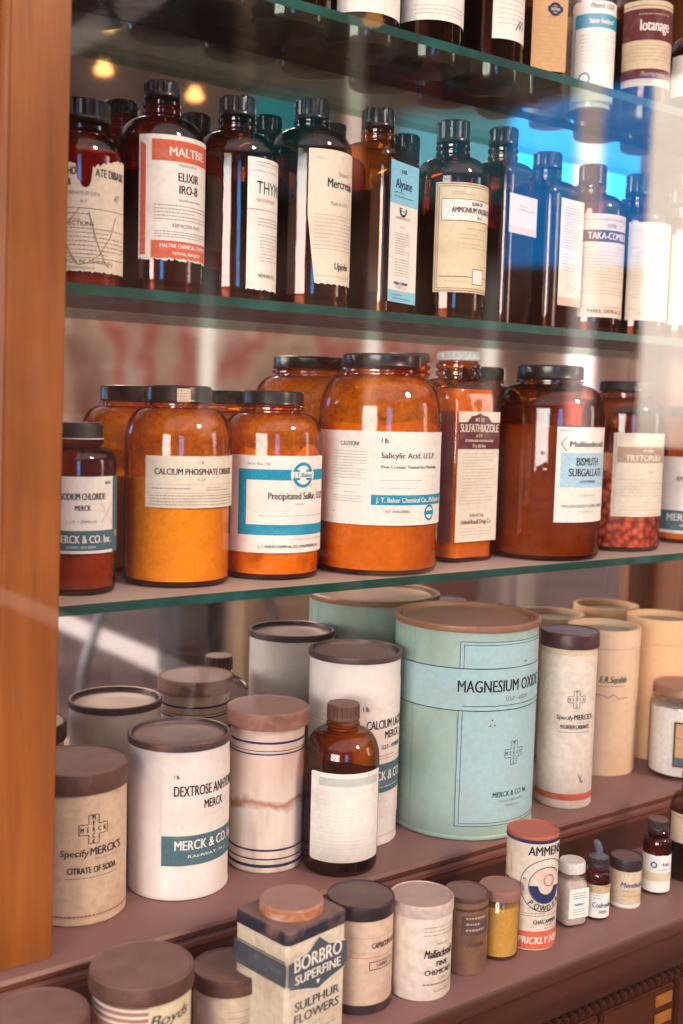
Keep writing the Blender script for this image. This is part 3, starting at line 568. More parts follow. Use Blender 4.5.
# salicylic acid
o = jar(.7177, .9120, .0629, .2194, .2056, .1981, .1563, .0399, 18, 'largest amber jar, wide white label reading Salicylic Acid with blue stripe', AMBER, POW_BROWN, .150, CAP, .004, film=True)
q = Print(.0629); q.rect(-.115, .098, .0506, .1425, IVORY); q.text(-.050, .1280, .0042, 'CAUTION!', BLACK, .95, .02); q.lines(-.069, -.032, .1220, .0960, 10, FADE); q.lines(-.069, -.036, .089, .0885, 1, FADE); q.lines(-.055, -.04, .082, .0815, 1, FADE); q.lines(-.069, -.034, .0780, .0730, 3, FADE); q.lines(-.069, -.066, .062, .0615, 1, FADE)
q.text(-.0175, .1310, .0052, '1 lb.', BLACK, .9, .02, 'l'); q.text(-.0175, .1165, .0056, 'Salicylic Acid, U.S.P.', BLACK, .95, .035, 'l', w=.0640); q.text(-.0175, .1065, .0030, 'Fine Crystal. Tested for Medicine', BLACK, .9, .02, 'l', w=.068); q.rect(-.0175, .07, .0990, .0993, FADE); q.lines(-.0175, .066, .0945, .0870, 2, FADE); q.rect(-.0265, .098, .0705, .0805, TEAL, 1); q.text(-.0215, .0732, .0048, 'J. T. Baker Chemical Co., Phillipsburg, N. J.', IVORY, .82, .03, 'l', 2, w=.098); q.text(-.0140, .0630, .0026, 'CAUT. NON-CAKING', GREY, 1, .02, 'l'); q.hoop(.0400, .0625, .0080, .0022, TEAL, 1); q.rect(.0335, .0465, .0605, .0645, TEAL, 2); q.done(o)
# sulfathiazole
o = thing('medicine_bottle', 'square amber bottle with white cap and maroon label reading SULFATHIAZOLE', 'bottle', .8430, .9350, ZB, 46, GB)
square_bottle(o, .0700, .0700, .2295, .0240, .219, .1998, .170, AMBER, POW_BROWN, .188, CAP_WHITE, True, 8)
q = Print(.0350, True, .0004); q.rect(-.0325, .0325, .0226, .1640, CREAM); q.rect(-.0325, .0325, .1235, .1525, MAROON, 1); q.poly([(-.020, .1520), (.020, .1520), (.013, .1590), (.006, .1600), (.0, .1625), (-.006, .1600), (-.013, .1590)], MAROON, 1); q.text(.0, .1535, .0040, 'NO. 123', CREAM, .9, .02, 'c', 2); q.text(.0, .1420, .0088, 'SULFATHIAZOLE', CREAM, .76, .04, 'c', 2, w=.060); q.text(.0, .1365, .0032, 'U. S. P.', CREAM, 1, .02, 'c', 2); q.text(.0, .1315, .0030, '(2-Sulfanilamidothiazole)', CREAM, .9, .02, 'c', 2, w=.044); q.text(.0, .1255, .0032, '7.7 gr. (0.5 Gm.)', CREAM, .9, .02, 'c', 2)
q.lines(-.024, .024, .1180, .0640, 17, FADE); q.text(.0, .0500, .0038, 'Analyzed Drug', GREY, .9, .02); q.text(.0, .0420, .0050, 'United-Rexall Drug Co.', MAROON, .80, .03, w=.048); q.lines(-.024, .024, .0370, .0300, 3, FADE); q.done(o)
bm = bmesh.new(); box(bm, -.0354, -.0351, -.031, .031, .0226, .1640); finish('side_label_or_reflection', bm, paper('plum_reflection', (.20, .075, .075)), o, None)  # purple-brown reflection on the bottle's left face, painted as a thin coloured sheet
# bismuth
o = jar(.9664, .9130, .0635, .2189, .2031, .1973, .164, .0379, 46, 'wide dark red-brown jar with pale blue label reading BISMUTH SUBGALLATE', glass('brown_glass', (.72, .34, .10), (.24, .06, .016), .055, .03, wav=.12), POW_DARK, .150, CAP, .003)
q = Print(.0635); q.rect(-.041, .043, .0440, .1500, IVORY); q.lines(-.038, -.022, .1455, .1450, 1, FADE, .0016); q.poly([(-.036, .1315), (-.030, .1395), (.036, .1395), (.036, .1235), (-.030, .1235)], IVORY, 2)
for a, b in (((-.036, .1315), (-.030, .1395)), ((-.030, .1395), (.036, .1395)), ((.036, .1395), (.036, .1235)), ((.036, .1235), (-.030, .1235)), ((-.030, .1235), (-.036, .1315))): q.scrawl([a, b], .0008, BLACK)
q.text(-.026, .1285, .0062, 'Mallinckrodt', BLACK, .85, .025, 'l', 3, w=.055); q.rect(-.036, .040, .0830, .1215, LBLUE, 1); q.text(.0, .1075, .0088, 'BISMUTH', BLACK, .78, .045, 'c', 2, w=.034); q.text(.0, .0955, .0088, 'SUBGALLATE', BLACK, .78, .045, 'c', 2, w=.052); q.text(.0, .0880, .0032, 'U.S.P. POWDER', NAVY, 1, .02, 'c', 2); q.text(.0, .0730, .0030, 'For prescription use', FADE); q.text(.0, .0605, .0034, 'MALLINCKRODT CHEM. WORKS', GREY, .85, .02, w=.066); q.text(.0, .0550, .0024, 'St. Louis, New York', FADE); q.done(o)
# red pellets
o = jar(1.1097, .9230, .0505, .2062, .1936, .1862, .1615, .0306, 34, 'clearer jar full of red pellets with cream label', glass('rose_glass', (.86, .55, .40), (.30, .09, .04), .05, .03, wav=.1), PELLET, .085, CAP, .006)
q = Print(.0505); q.rect(-.040, .040, .0430, .1434, CREAM); q.frame(-.037, .037, .0460, .1404, .0005, TAN); q.rect(-.035, .037, .1080, .1270, TAN, 1); q.text(.003, .1205, .0036, 'VITAMIN', IVORY, 1, .02, 'c', 2); q.text(.001, .1105, .0070, 'TRYTORULA', IVORY, .85, .04, 'c', 2, w=.052); q.text(.008, .0960, .0030, '5 grain', GREY); q.lines(-.030, .032, .0870, .0680, 6, FADE); q.rect(-.036, .037, .0600, .0605, TAN); q.lines(-.03, .032, .055, .0505, 2, TAN); q.done(o)
# last jar
o = jar(1.2590, .9320, .0433, .1782, .1651, .1572, .1347, .0300, 18, 'amber jar at the cabinet end with white and slate label reading MERCK', AMBER, POW_BROWN, .06, CAP_MATTE)
q = Print(.0433); q.rect(-.063, .060, .0130, .1126, IVORY); q.rect(-.063, .060, .0170, .0430, SLATE, 1); q.text(-.040, .0940, .0034, '1 lb.', FADE); q.text(-.030, .0810, .0070, 'AMMONIUM', BLACK, .85, .04, 'l'); q.text(-.010, .0620, .0035, 'U. S. P.', RED); q.text(-.040, .0295, .0095, 'MERCK & CO.', IVORY, .95, .03, 'l', 2, w=.072); q.text(-.022, .0220, .0036, 'RAHWAY, N. J.', IVORY, .9, 0, 'l', 2); q.done(o)

# ================================================================== UPPER STEP: tins and tubes
GD = 'containers on the upper wooden step'
def specify(q, s, k, zc, rc, z1, z2, name, w):
    """printed chemist's block: cross, Specify line, product name"""
    q.cross(s, zc, rc, BLACK, w=.00055); h = .0056 * k; q.text(s - w / 2, z1, h * .92, 'Specify', BLACK, .80, .01, 'l', 1, .1, w=w * .42); q.text(s - w * .05, z1, h * 1.1, "MERCK'S", BLACK, .80, .03, 'l', w=w * .55); q.lines(s + .001 * k, s + .021 * k, z1 - .0035, z1 - .0036, 1, GREY, .0006)
    q.text(s, z2, .0048 * k, name, BLACK, 1, .06, w=w * .78); q.lines(s - w * .42, s + w * .42, z2 - .0044, z2 - .0045, 1, GREY, .0009)
# citrate
o = thing('powder_tin', 'tan cardboard tin with dusty brown lid reading CITRATE OF SODA', 'tin', .3880, .9067, ZD, 19, GD)
plain_body(o, .0428, .118, KRAFT); drum_lid(o, .0452, .1150, .1330, CAP_BROWN, step=.95); q = Print(.0428); specify(q, .0, 1.15, .0847, .0125, .0620, .0468, 'CITRATE OF SODA', .0567); q.done(o, 'printing')
q = Print(.0428); q.lines(-.09, .05, .0085, .0080, 1, ink('pink_print', (.36, .09, .13)), .0013); q.done(o, 'pink_line')
# dextrose
o = thing('powder_tin', 'white tin with recessed metal lid reading DEXTROSE ANHYDROUS', 'tin', .4890, .9080, ZD, 43, GD)
paint_tin(o, .0466, .1437, TINWHITE, TINRIM, TINLID); q = Print(.0466); q.rect(-.0500, .0500, .0340, .1245, TINLABEL); q.rect(-.0500, .0500, .0325, .0600, SLATE, 1); q.text(-.039, .1125, .0036, '1 lb.', BLACK, .9, .02, 'l'); q.text(-.039, .0965, .0095, 'DEXTROSE ANHYDROUS', BLACK, .72, .04, 'l', w=.082); q.text(.000, .0835, .0080, 'MERCK', BLACK, .85, .04, w=.022); q.text(.002, .0755, .0028, 'U. S. P.', FADE); q.text(-.038, .0470, .0088, 'MERCK & CO. Inc.', IVORY, .90, .035, 'l', 2, w=.072); q.text(-.026, .0395, .0026, 'RAHWAY, N. J.', IVORY, 1.3, 0, 'l', 2, w=.044); q.done(o)
# rusty striped tin
def rustband():
    m, nt, out = nodes('rust_streaked_white'); tc = N(nt, 'ShaderNodeTexCoord'); sp = N(nt, 'ShaderNodeSeparateXYZ'); nt.links.new(tc.outputs['Object'], sp.inputs[0])
    mp = N(nt, 'ShaderNodeMapping'); mp.inputs['Scale'].default_value = (55, 55, 14); nt.links.new(tc.outputs['Object'], mp.inputs[0])
    n = N(nt, 'ShaderNodeTexNoise'); n.inputs['Scale'].default_value = 1; n.inputs['Detail'].default_value = 6; nt.links.new(mp.outputs[0], n.inputs['Vector'])
    n2 = N(nt, 'ShaderNodeTexNoise'); n2.inputs['Scale'].default_value = 42; n2.inputs['Detail'].default_value = 7; nt.links.new(tc.outputs['Object'], n2.inputs['Vector'])
    def mm(op, a, b):
        k = N(nt, 'ShaderNodeMath', operation=op)
        for i, v in enumerate((a, b)):
            if isinstance(v, (int, float)): k.inputs[i].default_value = v
            else: nt.links.new(v, k.inputs[i])
        return k.outputs[0]
    d = mm('ABSOLUTE', mm('SUBTRACT', mm('ADD', sp.outputs['Z'], mm('MULTIPLY', mm('SUBTRACT', n2.outputs['Fac'], .5), .035)), .066), 0)
    k = N(nt, 'ShaderNodeMapRange'); k.inputs['From Min'].default_value = .0005; k.inputs['From Max'].default_value = .0065; k.inputs['To Min'].default_value = .85; k.inputs['To Max'].default_value = 0; nt.links.new(d, k.inputs['Value'])
    base = ramp(nt, n.outputs['Fac'], [(.3, (.50, .37, .30)), (.5, (.70, .57, .48)), (.65, (.74, .63, .55))])
    up_ = N(nt, 'ShaderNodeMapRange'); up_.inputs['From Min'].default_value = .06; up_.inputs['From Max'].default_value = .10; up_.inputs['To Max'].default_value = .45; nt.links.new(sp.outputs['Z'], up_.inputs['Value'])
    c = mixc(nt, up_.outputs[0], base, (.60, .36, .27)); c = mixc(nt, k.outputs[0], c, (.36, .12, .05))
    p = N(nt, 'ShaderNodeBsdfPrincipled'); nt.links.new(c, p.inputs['Base Color']); p.inputs['Roughness'].default_value = .45; nt.links.new(p.outputs[0], out.inputs[0]); return m
o = thing('powder_tin', 'stained white tin with a dusty pink lid and dark blue hoops', 'tin', .5839, .9049, ZD, 0, GD)
plain_body(o, .0363, .143, rustband()); drum_lid(o, .0403, .1395, .1555, CAP_PINK)
for t, h in ((.1265, .0022), (.1160, .0014), (.1195, .0007), (.0060, .0030), (.0135, .0014), (.0220, .0020)):
    q = Print(.0363); q.rect(-.1139, .1139, t, t + h, NAVY); q.done(o, 'painted_hoop')
# calcium tin
o = thing('powder_tin', 'tall white tin behind the amber bottle reading CALCIUM LACTATE', 'tin', .6990, .9180, ZD, 57, GD)
paint_tin(o, .0476, .1971, TINWHITE, TINRIM, TINLID); q = Print(.0476); q.rect(-.050, .044, .028, .170, TINLABEL); q.rect(-.050, .044, .0560, .0860, SLATE, 1); q.text(-.038, .1420, .0050, '1 lb.', BLACK, .9, .02, 'l'); q.text(-.034, .1230, .0090, 'CALCIUM LACTATE', BLACK, .78, .04, 'l', w=.065); q.text(.0, .1120, .0080, 'MERCK', BLACK, .85, .04, w=.024); q.text(.0, .1010, .0045, 'U.S.P.—POWDER', BLACK, .9, .03, w=.032); q.lines(-.03, .035, .094, .091, 2, RED); q.text(-.040, .0690, .0095, 'MERCK & CO. Inc.', IVORY, .85, .03, 'l', 2, w=.075); q.lines(-.03, .03, .0615, .061, 1, IVORY, layer=2); q.lines(-.13, -.06, .13, .075, 14, FADE); q.rect(-.14, .14, .0100, .0104, GREY); q.done(o)
# amber bottle with blank label
o = thing('medicine_bottle', 'amber bottle with brown cap and blank white label in front of the white tins', 'bottle', .6402, .8575, ZD, 12, GD)
round_bottle(o, .0365, .1609, .0160, .1455, .1364, .1065, glass('honey_glass', (.74, .42, .09), (.20, .07, .012), .055, .03, wav=.1), LIQ_DARK, .090, CAP_BROWN, True, rings=1)
q = Print(.0365, lift=.0005)
q.strip(-.0400, .0400, lambda s: .0150 + max(0, abs(s) - .0375) ** 1.1 * 1.1, lambda s: .1015 - max(0, abs(s) - .0375) ** 1.1 * 1.1, IVORY); q.rect(-.030, .034, .0890, .0970, paper('grey_green', (.55, .56, .50)), 1); q.lines(-.034, .034, .083, .028, 15, paper('ghost', (.72, .65, .57))); q.done(o)
# magnesium oxide
o = thing('powder_tin', 'big pale green tin reading MAGNESIUM OXIDE', 'tin', .8330, .8945, ZD, 43, GD)
paint_tin(o, .0780, .2264, TINGREEN, RUSTLID, RUSTLID); q = Print(.0776); q.rect(-.0640, .0900, .0150, .2100, PALEBLUE); q.frame(-.0640, .0900, .0150, .2100, .0006, BLACK, 1); q.frame(-.0600, .0860, .0180, .2070, .0006, BLACK, 1)
q.rect(-.150, .150, .1375, .1825, PALEBLUE, 2); q.rect(-.150, .150, .1375, .1384, BLACK, 3); q.rect(-.150, .150, .1816, .1825, BLACK, 3); q.rect(-.0600, .0860, .1425, .1432, BLACK, 3); q.text(-.0650, .1575, .0125, 'MAGNESIUM OXIDE', BLACK, .86, .045, 'l', 3, w=.109); q.text(.003, .1475, .0048, 'U.S.P.—LIGHT', GREY, 1., .02, 'c', 3, w=.032)
q.cross(.001, .0907, .0125, BLACK); q.text(.001, .0450, .0058, 'MERCK & CO. Inc.', BLACK, .95, .02, w=.050); q.text(.001, .0390, .0026, 'MANUFACTURING CHEMISTS', GREY, w=.034); q.text(.001, .0335, .0028, 'RAHWAY, N. J.', GREY); q.rect(-.117, -.1165, .006, .218, ink('seam', (.22, .30, .27)), 1)
for s, t in ((-.03, .1220), (-.025, .1225), (.012, .1870), (.014, .1875), (.045, .2080), (-.028, .128), (.035, .195)): q.disc(s, t, .0010, RUST, 4, 8)
q.done(o)
# white specify tube
o = thing('powder_tin', 'white cardboard canister with dark lid and red band at the base', 'canister', .9672, .8660, ZD, 20, GD)
plain_body(o, .0318, .188, WHITEBOARD); drum_lid(o, .0335, .1825, .2004, aged('dark_canister_lid', (.06, .022, .028), .4, (.25, .13, .09), .4, 35, dust=.3), step=.9); q = Print(.0318); specify(q, .0, 1.0, .1265, .0100, .1030, .0925, 'MAGNESIUM CARBONATE', .0440); q.poly([(.004, .044), (.008, .036), (.012, .042), (.009, .034), (.014, .030), (.008, .030)], GREY); q.done(o, 'printing')
q = Print(.0318); q.rect(-.0999, .0999, .0095, .0170, RED); q.done(o, 'red_band')
q = Print(.0318); q.torn(-.0999, .0999, .1745, .1815, OLD, .0025, 0, 4); q.done(o, 'paper_collar')
# beige tubes
def fibre_tube(X, Y, R, H, lab, th, zl, board=None):
    o = thing('fibre_tube', lab, 'canister', X, Y, ZD, th, GD)
    bm = bmesh.new(); lathe(bm, [(R * .97, 0), (R * .985, .002), (R * .985, zl), (R * 1.0, zl + .0008), (R * 1.005, H - .003), (R, H), (R * .90, H), (R * .89, H - .009)], 64, close=(True, False)); finish('tube_body', bm, board or TUBEBOARD, o, 35)
    bm = bmesh.new(); lathe(bm, [(R * .895, H - .008), (R * .5, H - .0075), (R * .02, H - .0072)], 56, close=(False, True)); finish('top_disc', bm, TUBETOP, o, 35)
    return o
o = fibre_tube(1.1018, .9305, .0455, .1818, 'beige cardboard tube with dark script stamp, behind the white canister', 16, .159)
q = Print(.0448); q.text(.002, .1180, .0080, 'E.R.Squibb', BLACK, .95, .04, 'c', 1, .25, w=.034); q.lines(-.02, .016, .1130, .1125, 1, GREY, .0010); q.scrawl([(-.022, .102), (-.012, .103), (-.004, .099), (.003, .104), (.009, .098), (.022, .099)], .0010, GREY); q.scrawl([(-.024, .076), (.0, .080), (.024, .092)], .0006, FADE); q.done(o, 'printing')
fibre_tube(1.2148, .9310, .0445, .1842, 'orange-beige cardboard tube behind the white powder jar', 0, .152, TUBEORANGE)
# white powder jar
o = thing('apothecary_jar', 'clear jar of white powder with rusty lid and orange label at the step end', 'jar', 1.1700, .8560, ZD, 25, GD)
round_bottle(o, .0405, .1143, .0375, .1020, .0960, .0850, CLEAR, POW_WHITE, .0870, RUSTLID, False, rings=1, wob=.002, foot=False)
q = Print(.0405); q.rect(-.0270, .0400, .0180, .0740, BROWN); q.rect(-.0245, .0380, .0300, .0720, ORANGE_PAPER, 1); q.rect(-.0245, .0380, .0200, .0300, SLATE, 2); q.text(.004, .0640, .0045, 'BORIC ACID', BROWN, .8, .02, 'c', 2); q.rect(-.0245, .038, .0540, .0545, BROWN, 2); q.lines(-.018, .03, .050, .036, 3, TAN, layer=2); q.done(o)

# ================================================================== LOWER STEP
GE = 'small containers on the lower wooden step'
o = thing('powder_tin', 'low round tin with dusty brown lid, cut off at the bottom corner', 'tin', .2900, .7450, ZE, 0, GE)
plain_body(o, .0350, .060, CREAMBOARD); drum_lid(o, .0369, .0570, .0722, CAP_BROWN)
o = thing('powder_tin', 'round tin with broad dusty lid and script label reading Boyds', 'tin', .3692, .7400, ZE, 55, GE)
plain_body(o, .0365, .078, aged('striped_pink_tin', (.40, .19, .13), .55, (.3, .12, .08), .5, 30)); drum_lid(o, .0395, .0745, .0887, CAP_BROWN)
q = Print(.0365)
for t in (.060, .0650, .0700): q.rect(-.11, .11, t, t + .0018, IVORY)
q.rect(-.030, .030, .005, .0735, YELLOWED, 1); q.text(-.029, .0580, .0085, 'Boyds', BLACK, 1.0, .03, 'l', 2, .3, w=.034); q.lines(-.02, .02, .050, .03, 5, TAN, layer=2); q.done(o)
o = thing('powder_tin', 'small tin with brown lid between the broad-lidded tin and the square tin', 'tin', .4600, .7640, ZE, 40, GE)
plain_body(o, .0285, .042, CREAMBOARD); drum_lid(o, .0304, .0385, .0522, CAP_BROWN); q = Print(.0285); q.lines(-.02, .03, .026, .01, 4, TAN); q.done(o, 'printing')
# square sulphur tin
o = thing('sulphur_tin', 'square cream and navy tin with round lid reading BORBRO SUPERFINE SULPHUR FLOWERS', 'tin', .4985, .7310, ZE, 0, GE); o.rotation_euler.z = RD(9)
W, Dp, Hh = .0670, .0640, .1025
BORC = aged('cream_tin_print', (.66, .56, .41), .5, (.36, .20, .09), .6, 25)
bm = bmesh.new(); ring_rows(bm, [sup(W * .98, Dp * .98, 0, 14), sup(W, Dp, .001, 14), sup(W, Dp, Hh - .004, 14), sup(W * .985, Dp * .985, Hh - .001, 14)]); finish('tin_body', bm, BORC, o, 30)
bm = bmesh.new(); ring_rows(bm, [sup(W * 1.012, Dp * 1.012, Hh - .010, 14), sup(W * 1.014, Dp * 1.014, Hh - .0095, 14), sup(W * 1.012, Dp * 1.012, Hh - .001, 14), sup(W * .98, Dp * .98, Hh + .0006, 14), sup(W * .5, Dp * .5, Hh + .0012, 6)]); finish('tin_top', bm, aged('navy_tin_top', (.018, .02, .035), .5, (.26, .14, .10), .75, 55, dust=.95, dustcol=(.22, .13, .12)), o, 30)
bm = bmesh.new(); lathe(bm, [(.0255, Hh + .0006), (.0262, Hh + .0012), (.0262, Hh + .0085), (.0250, Hh + .0100), (.023, Hh + .0098), (.002, Hh + .0102)], 48); lo_ = finish('lid', bm, aged('orange_rust_lid', (.42, .15, .06), .6, (.66, .5, .4), .7, 60, dust=.95, dustcol=(.33, .205, .19)), o, 35)
DN = ink('slate_navy', (.075, .085, .10))
q = Print(Dp / 2, True, .0004); q.rect(-W / 2 + .001, W / 2 - .001, .0590, .0780, DN, 1)
q.poly([(-.030, .0565), (-.012, .0520), (.0, .0480), (.012, .0520), (.030, .0565), (.033, .065), (.030, .0790), (.012, .0820), (.006, .0870), (.0, .0915), (-.006, .0870), (-.012, .0820), (-.030, .0790), (-.033, .065)], DN, 2)
q.scrawl([(-.030, .0790), (-.012, .0820), (.0, .0915), (.012, .0820), (.030, .0790)], .0006, IVORY, 3); q.scrawl([(-.030, .0565), (-.012, .0520), (.0, .0480), (.012, .0520), (.030, .0565)], .0006, IVORY, 3)
q.text(.0, .0695, .0115, 'BORBRO', IVORY, .82, .045, 'c', 3, w=.052); q.text(.0, .0590, .0078, 'SUPERFINE', IVORY, .85, .035, 'c', 3, w=.050); q.poly([(.0, .0520), (.002, .0560), (-.002, .0560)], IVORY, 3); q.text(.0, .0365, .0075, 'SULPHUR', DN, 1.05, .02, w=.049); q.text(.0, .0260, .0075, 'FLOWERS', DN, 1.05, .02, w=.049); q.text(.0, .0190, .0030, 'U. S. P.', DN); q.lines(-.022, .022, .014, .006, 3, GREY); q.poly([(-.026, .010), (-.020, .020), (-.0175, .012), (-.021, .004)], RUST, 2); q.disc(-.0285, .016, .0015, RUST, 2, 8); q.done(o, 'front_label')
q = Print(W / 2, True, .0004); q.rect(-Dp / 2 + .001, Dp / 2 - .001, .0590, .0780, DN, 1); q.rect(-Dp / 2 + .001, Dp / 2 - .001, .0790, .0798, DN, 1); lb = q.done(o, 'side_label_or_reflection'); lb.rotation_euler.z = -pi / 2
# capsicum
o = thing('powder_tin', 'cream cardboard jar with black-edged dusty lid labelled CAPSICUM', 'tin', .5757, .7390, ZE, 34, GE)
plain_body(o, .0288, .083, aged('tan_board', (.66, .47, .34), .65, (.48, .29, .2), .35, 22)); drum_lid(o, .0296, .0815, .0946, CAP_MATTE, step=.97)
bm = bmesh.new(); lathe(bm, [(.0288, .0005), (.0293, .001), (.0293, .008), (.0288, .0085)], 56, close=(False, False)); finish('base_band', bm, CAP_MATTE, o)
q = Print(.0288); q.rect(-.030, .040, .0500, .0504, RED); q.rect(-.030, .040, .0670, .0674, TAN); q.text(-.006, .0580, .0048, 'CAPSICUM U.S.P.', BROWN, .7, .03, 'l', w=.030); q.lines(-.022, .004, .0540, .0535, 1, TAN); q.frame(-.008, .018, .0390, .0465, .0007, BROWN); q.text(.005, .0415, .0030, '1 OUNCE', BROWN, .9, .02); q.done(o)
# fine chemicals
o = thing('powder_tin', 'white dusty jar with pale lid and label reading FINE CHEMICALS', 'jar', .6338, .7260, ZE, 36, GE)
plain_body(o, .0280, .076, WHITEBOARD); drum_lid(o, .0287, .0735, .0849, aged('pale_dusty_lid', (.56, .42, .37), .7, (.36, .24, .2), .5, 30, dust=.8, dustcol=(.36, .24, .23)), step=.96)
q = Print(.0280); q.lines(-.014, .024, .0660, .0590, 3, GREY); q.text(.004, .0500, .0028, 'Trade mark', GREY); q.text(.002, .0390, .0075, 'Mallinckrodt', BLACK, .72, .04, 'c', 1, .3, w=.031); q.text(.004, .0310, .0048, 'FINE', BLACK, 1, .04, w=.012); q.text(.002, .0235, .0048, 'CHEMICALS', BLACK, .95, .04, w=.029); q.text(.006, .0190, .0022, 'of the', GREY); q.lines(-.014, .026, .0145, .0140, 1, GREY, .0012); q.text(.004, .0080, .0022, 'St. Louis, Mo.', GREY, 1.2); q.done(o)
# brown tin
o = thing('powder_tin', 'small brown tin with worn dark label next to the jar of yellow powder', 'tin', .6932, .7315, ZE, 30, GE)
plain_body(o, .0207, .069, aged('brown_tin', (.21, .105, .06), .4, (.10, .045, .035), .7, 60, spec=.6)); drum_lid(o, .0210, .0672, .0721, CAP_BROWN); q = Print(.0207); q.rect(-.020, .020, .0600, .0625, BROWN); q.rect(-.014, .014, .0380, .0560, aged('worn_label', (.09, .05, .045), .6, (.26, .16, .11), .6, 60)); q.lines(-.010, .012, .0530, .0420, 3, TAN, .0020); q.text(.0, .0270, .0042, 'POWDER', BROWN, .9, .02); q.done(o)
# yellow powder
o = thing('powder_jar', 'small glass jar of yellow powder with dusty brown lid', 'jar', .7370, .7320, ZE, 20, GE)
bm = bmesh.new(); lathe(bm, [(.0170, 0), (.0185, .001), (.0192, .004), (.0192, .054), (.0175, .057), (.0175, .062)], 48, close=(True, False)); finish('glass_body', bm, CLEAR, o)
contents(o, [(.0165, .003), (.0178, .004), (.0178, .050), (.001, .0495)], aged('yellow_powder', (.62, .33, .06), .9, (.45, .30, .15), .9, 55, spec=.1)); drum_lid(o, .0199, .0570, .0669, CAP_PINK)
# ammens
o = thing('powder_tin', 'white powder tin with red top and navy round emblem reading AMMENS POWDER', 'tin', .7823, .7353, ZE, 33, GE)
R = .0250; plain_body(o, R, .1055, aged('cream_tin', (.76, .64, .52), .45, (.5, .3, .18), .3, 22)); bm = bmesh.new(); lathe(bm, [(R * .99, .1048), (R * 1.03, .1050), (R * 1.03, .1078), (R * 1.0, .1080)], 56, close=(False, False)); finish('rim', bm, NAVY, o)
drum_lid(o, R * 1.025, .1079, .1112, aged('faded_red_lid', (.46, .10, .06), .5, (.25, .1, .07), .5, 40, dust=.85, dustcol=(.40, .125, .085)), step=.96)
q = Print(R); q.rect(-.078, .078, .0015, .0190, ORANGE_RED); q.text(.000, .0070, .0068, 'PRICKLY HEAT', IVORY, .85, .04, 'c', 1, .2, w=.050); q.text(.001, .0935, .0090, 'AMMENS', BLACK, .85, .035, w=.038)
q.hoop(.001, .0640, .0262, .0007, NAVY); q.hoop(.001, .0640, .0182, .0007, NAVY); q.disc(.001, .0640, .0172, paper('pinkish', (.74, .53, .42)), 1); q.hoop(.001, .0640, .0172, .0085, NAVY, 2, 24, pi * 1.0, pi * 1.95); q.hoop(.003, .0690, .0060, .0010, RED, 3); q.arc(.001, .0640, .0192, .0060, 'POWDER', BLACK, -pi / 2, 1.0); q.text(-.0210, .0680, .0038, 'M', NAVY, .8, 0, 'c', 2); q.text(-.0215, .0590, .0038, 'D', NAVY, .8, 0, 'c', 2)
q.lines(-.022, .02, .0365, .0340, 2, GREY); q.text(.002, .0265, .0040, 'CHAS. AMMEN', BLACK, .95, .035, w=.026); q.lines(.0, .018, .0240, .0215, 2, GREY); q.frame(-.046, -.036, .0450, .0900, .0005, RED, 1); q.text(-.0390, .0480, .0050, 'POWDER', BLACK, .85, .02, 'l', 1, 0, pi / 2); q.done(o, 'printing')
# white bottle
o = thing('pill_bottle', 'small clear bottle of white powder with white cap', 'bottle', .8441, .7390, ZE, 35, GE)
w = .0275
bm = bmesh.new(); ring_rows(bm, [sup(w * .92, w * .92, 0, 5), sup(w, w, .003, 5), sup(w, w, .042, 5), sup(w * .95, w * .95, .046, 4), sup(w * .8, w * .8, .051, 2), sup(w * .78, w * .78, .058, 2)], close=(True, False)); finish('glass_body', bm, CLEAR, o)
bm = bmesh.new(); ring_rows(bm, [sup(w * .86, w * .86, .002, 5), sup(w * .93, w * .93, .004, 5), sup(w * .93, w * .93, .041, 5), sup(w * .7, w * .7, .046, 3)]); finish('contents', bm, aged('grey_white_powder', (.58, .49, .46), .9, (.5, .4, .36), .4, 30), o)
screw_cap(o, .0132, .0540, .0649, CAP_WHITE, False); q = Print(w / 2, True, .0004); q.rect(-.0112, .0118, .0100, .0400, IVORY); q.lines(-.007, .010, .0350, .0300, 3, BLUEI); q.text(.001, .0225, .0026, 'PHARMACY', BLUEI, .8, .02); q.lines(-.007, .010, .0185, .0135, 3, GREY); q.done(o)
# dropper
o = thing('dropper_bottle', 'tiny dropper bottle with grey rubber bulb and blue lettered label', 'bottle', .8774, .7330, ZE, 20, GE)
round_bottle(o, .0120, .0634, .0104, .0540, .0490, .0415, AMBER_RED, LIQ_DARK, .038, CAP_MATTE, True, rings=1)
bm = bmesh.new(); lathe(bm, [(.0065, .0630), (.0062, .0645), (.0036, .0655), (.0038, .0690), (.0042, .0730), (.0038, .0770), (.0028, .0795), (.0010, .0805)], 24); d = finish('dropper_bulb', bm, aged('grey_rubber', (.085, .10, .14), .6, (.2, .16, .16), .5, 60), o)
for v in d.data.vertices:
    if v.co.z > .070: v.co.x -= (v.co.z - .070) * .35
q = Print(.0120, lift=.0004); q.rect(-.022, .022, .0030, .0370, IVORY); q.rect(-.022, .022, .0285, .0370, aged('stained_paper', (.55, .40, .22), .8, (.2, .12, .06), .8, 90), 1); q.text(.001, .0140, .0054, 'Codrenin', BLUEI, .68, .04, 'c', 2, .2, w=.019); q.lines(-.008, .010, .0260, .0230, 2, GREY); q.text(.002, .0080, .0030, 'DROPS', BLUEI, .8, .02); q.done(o)
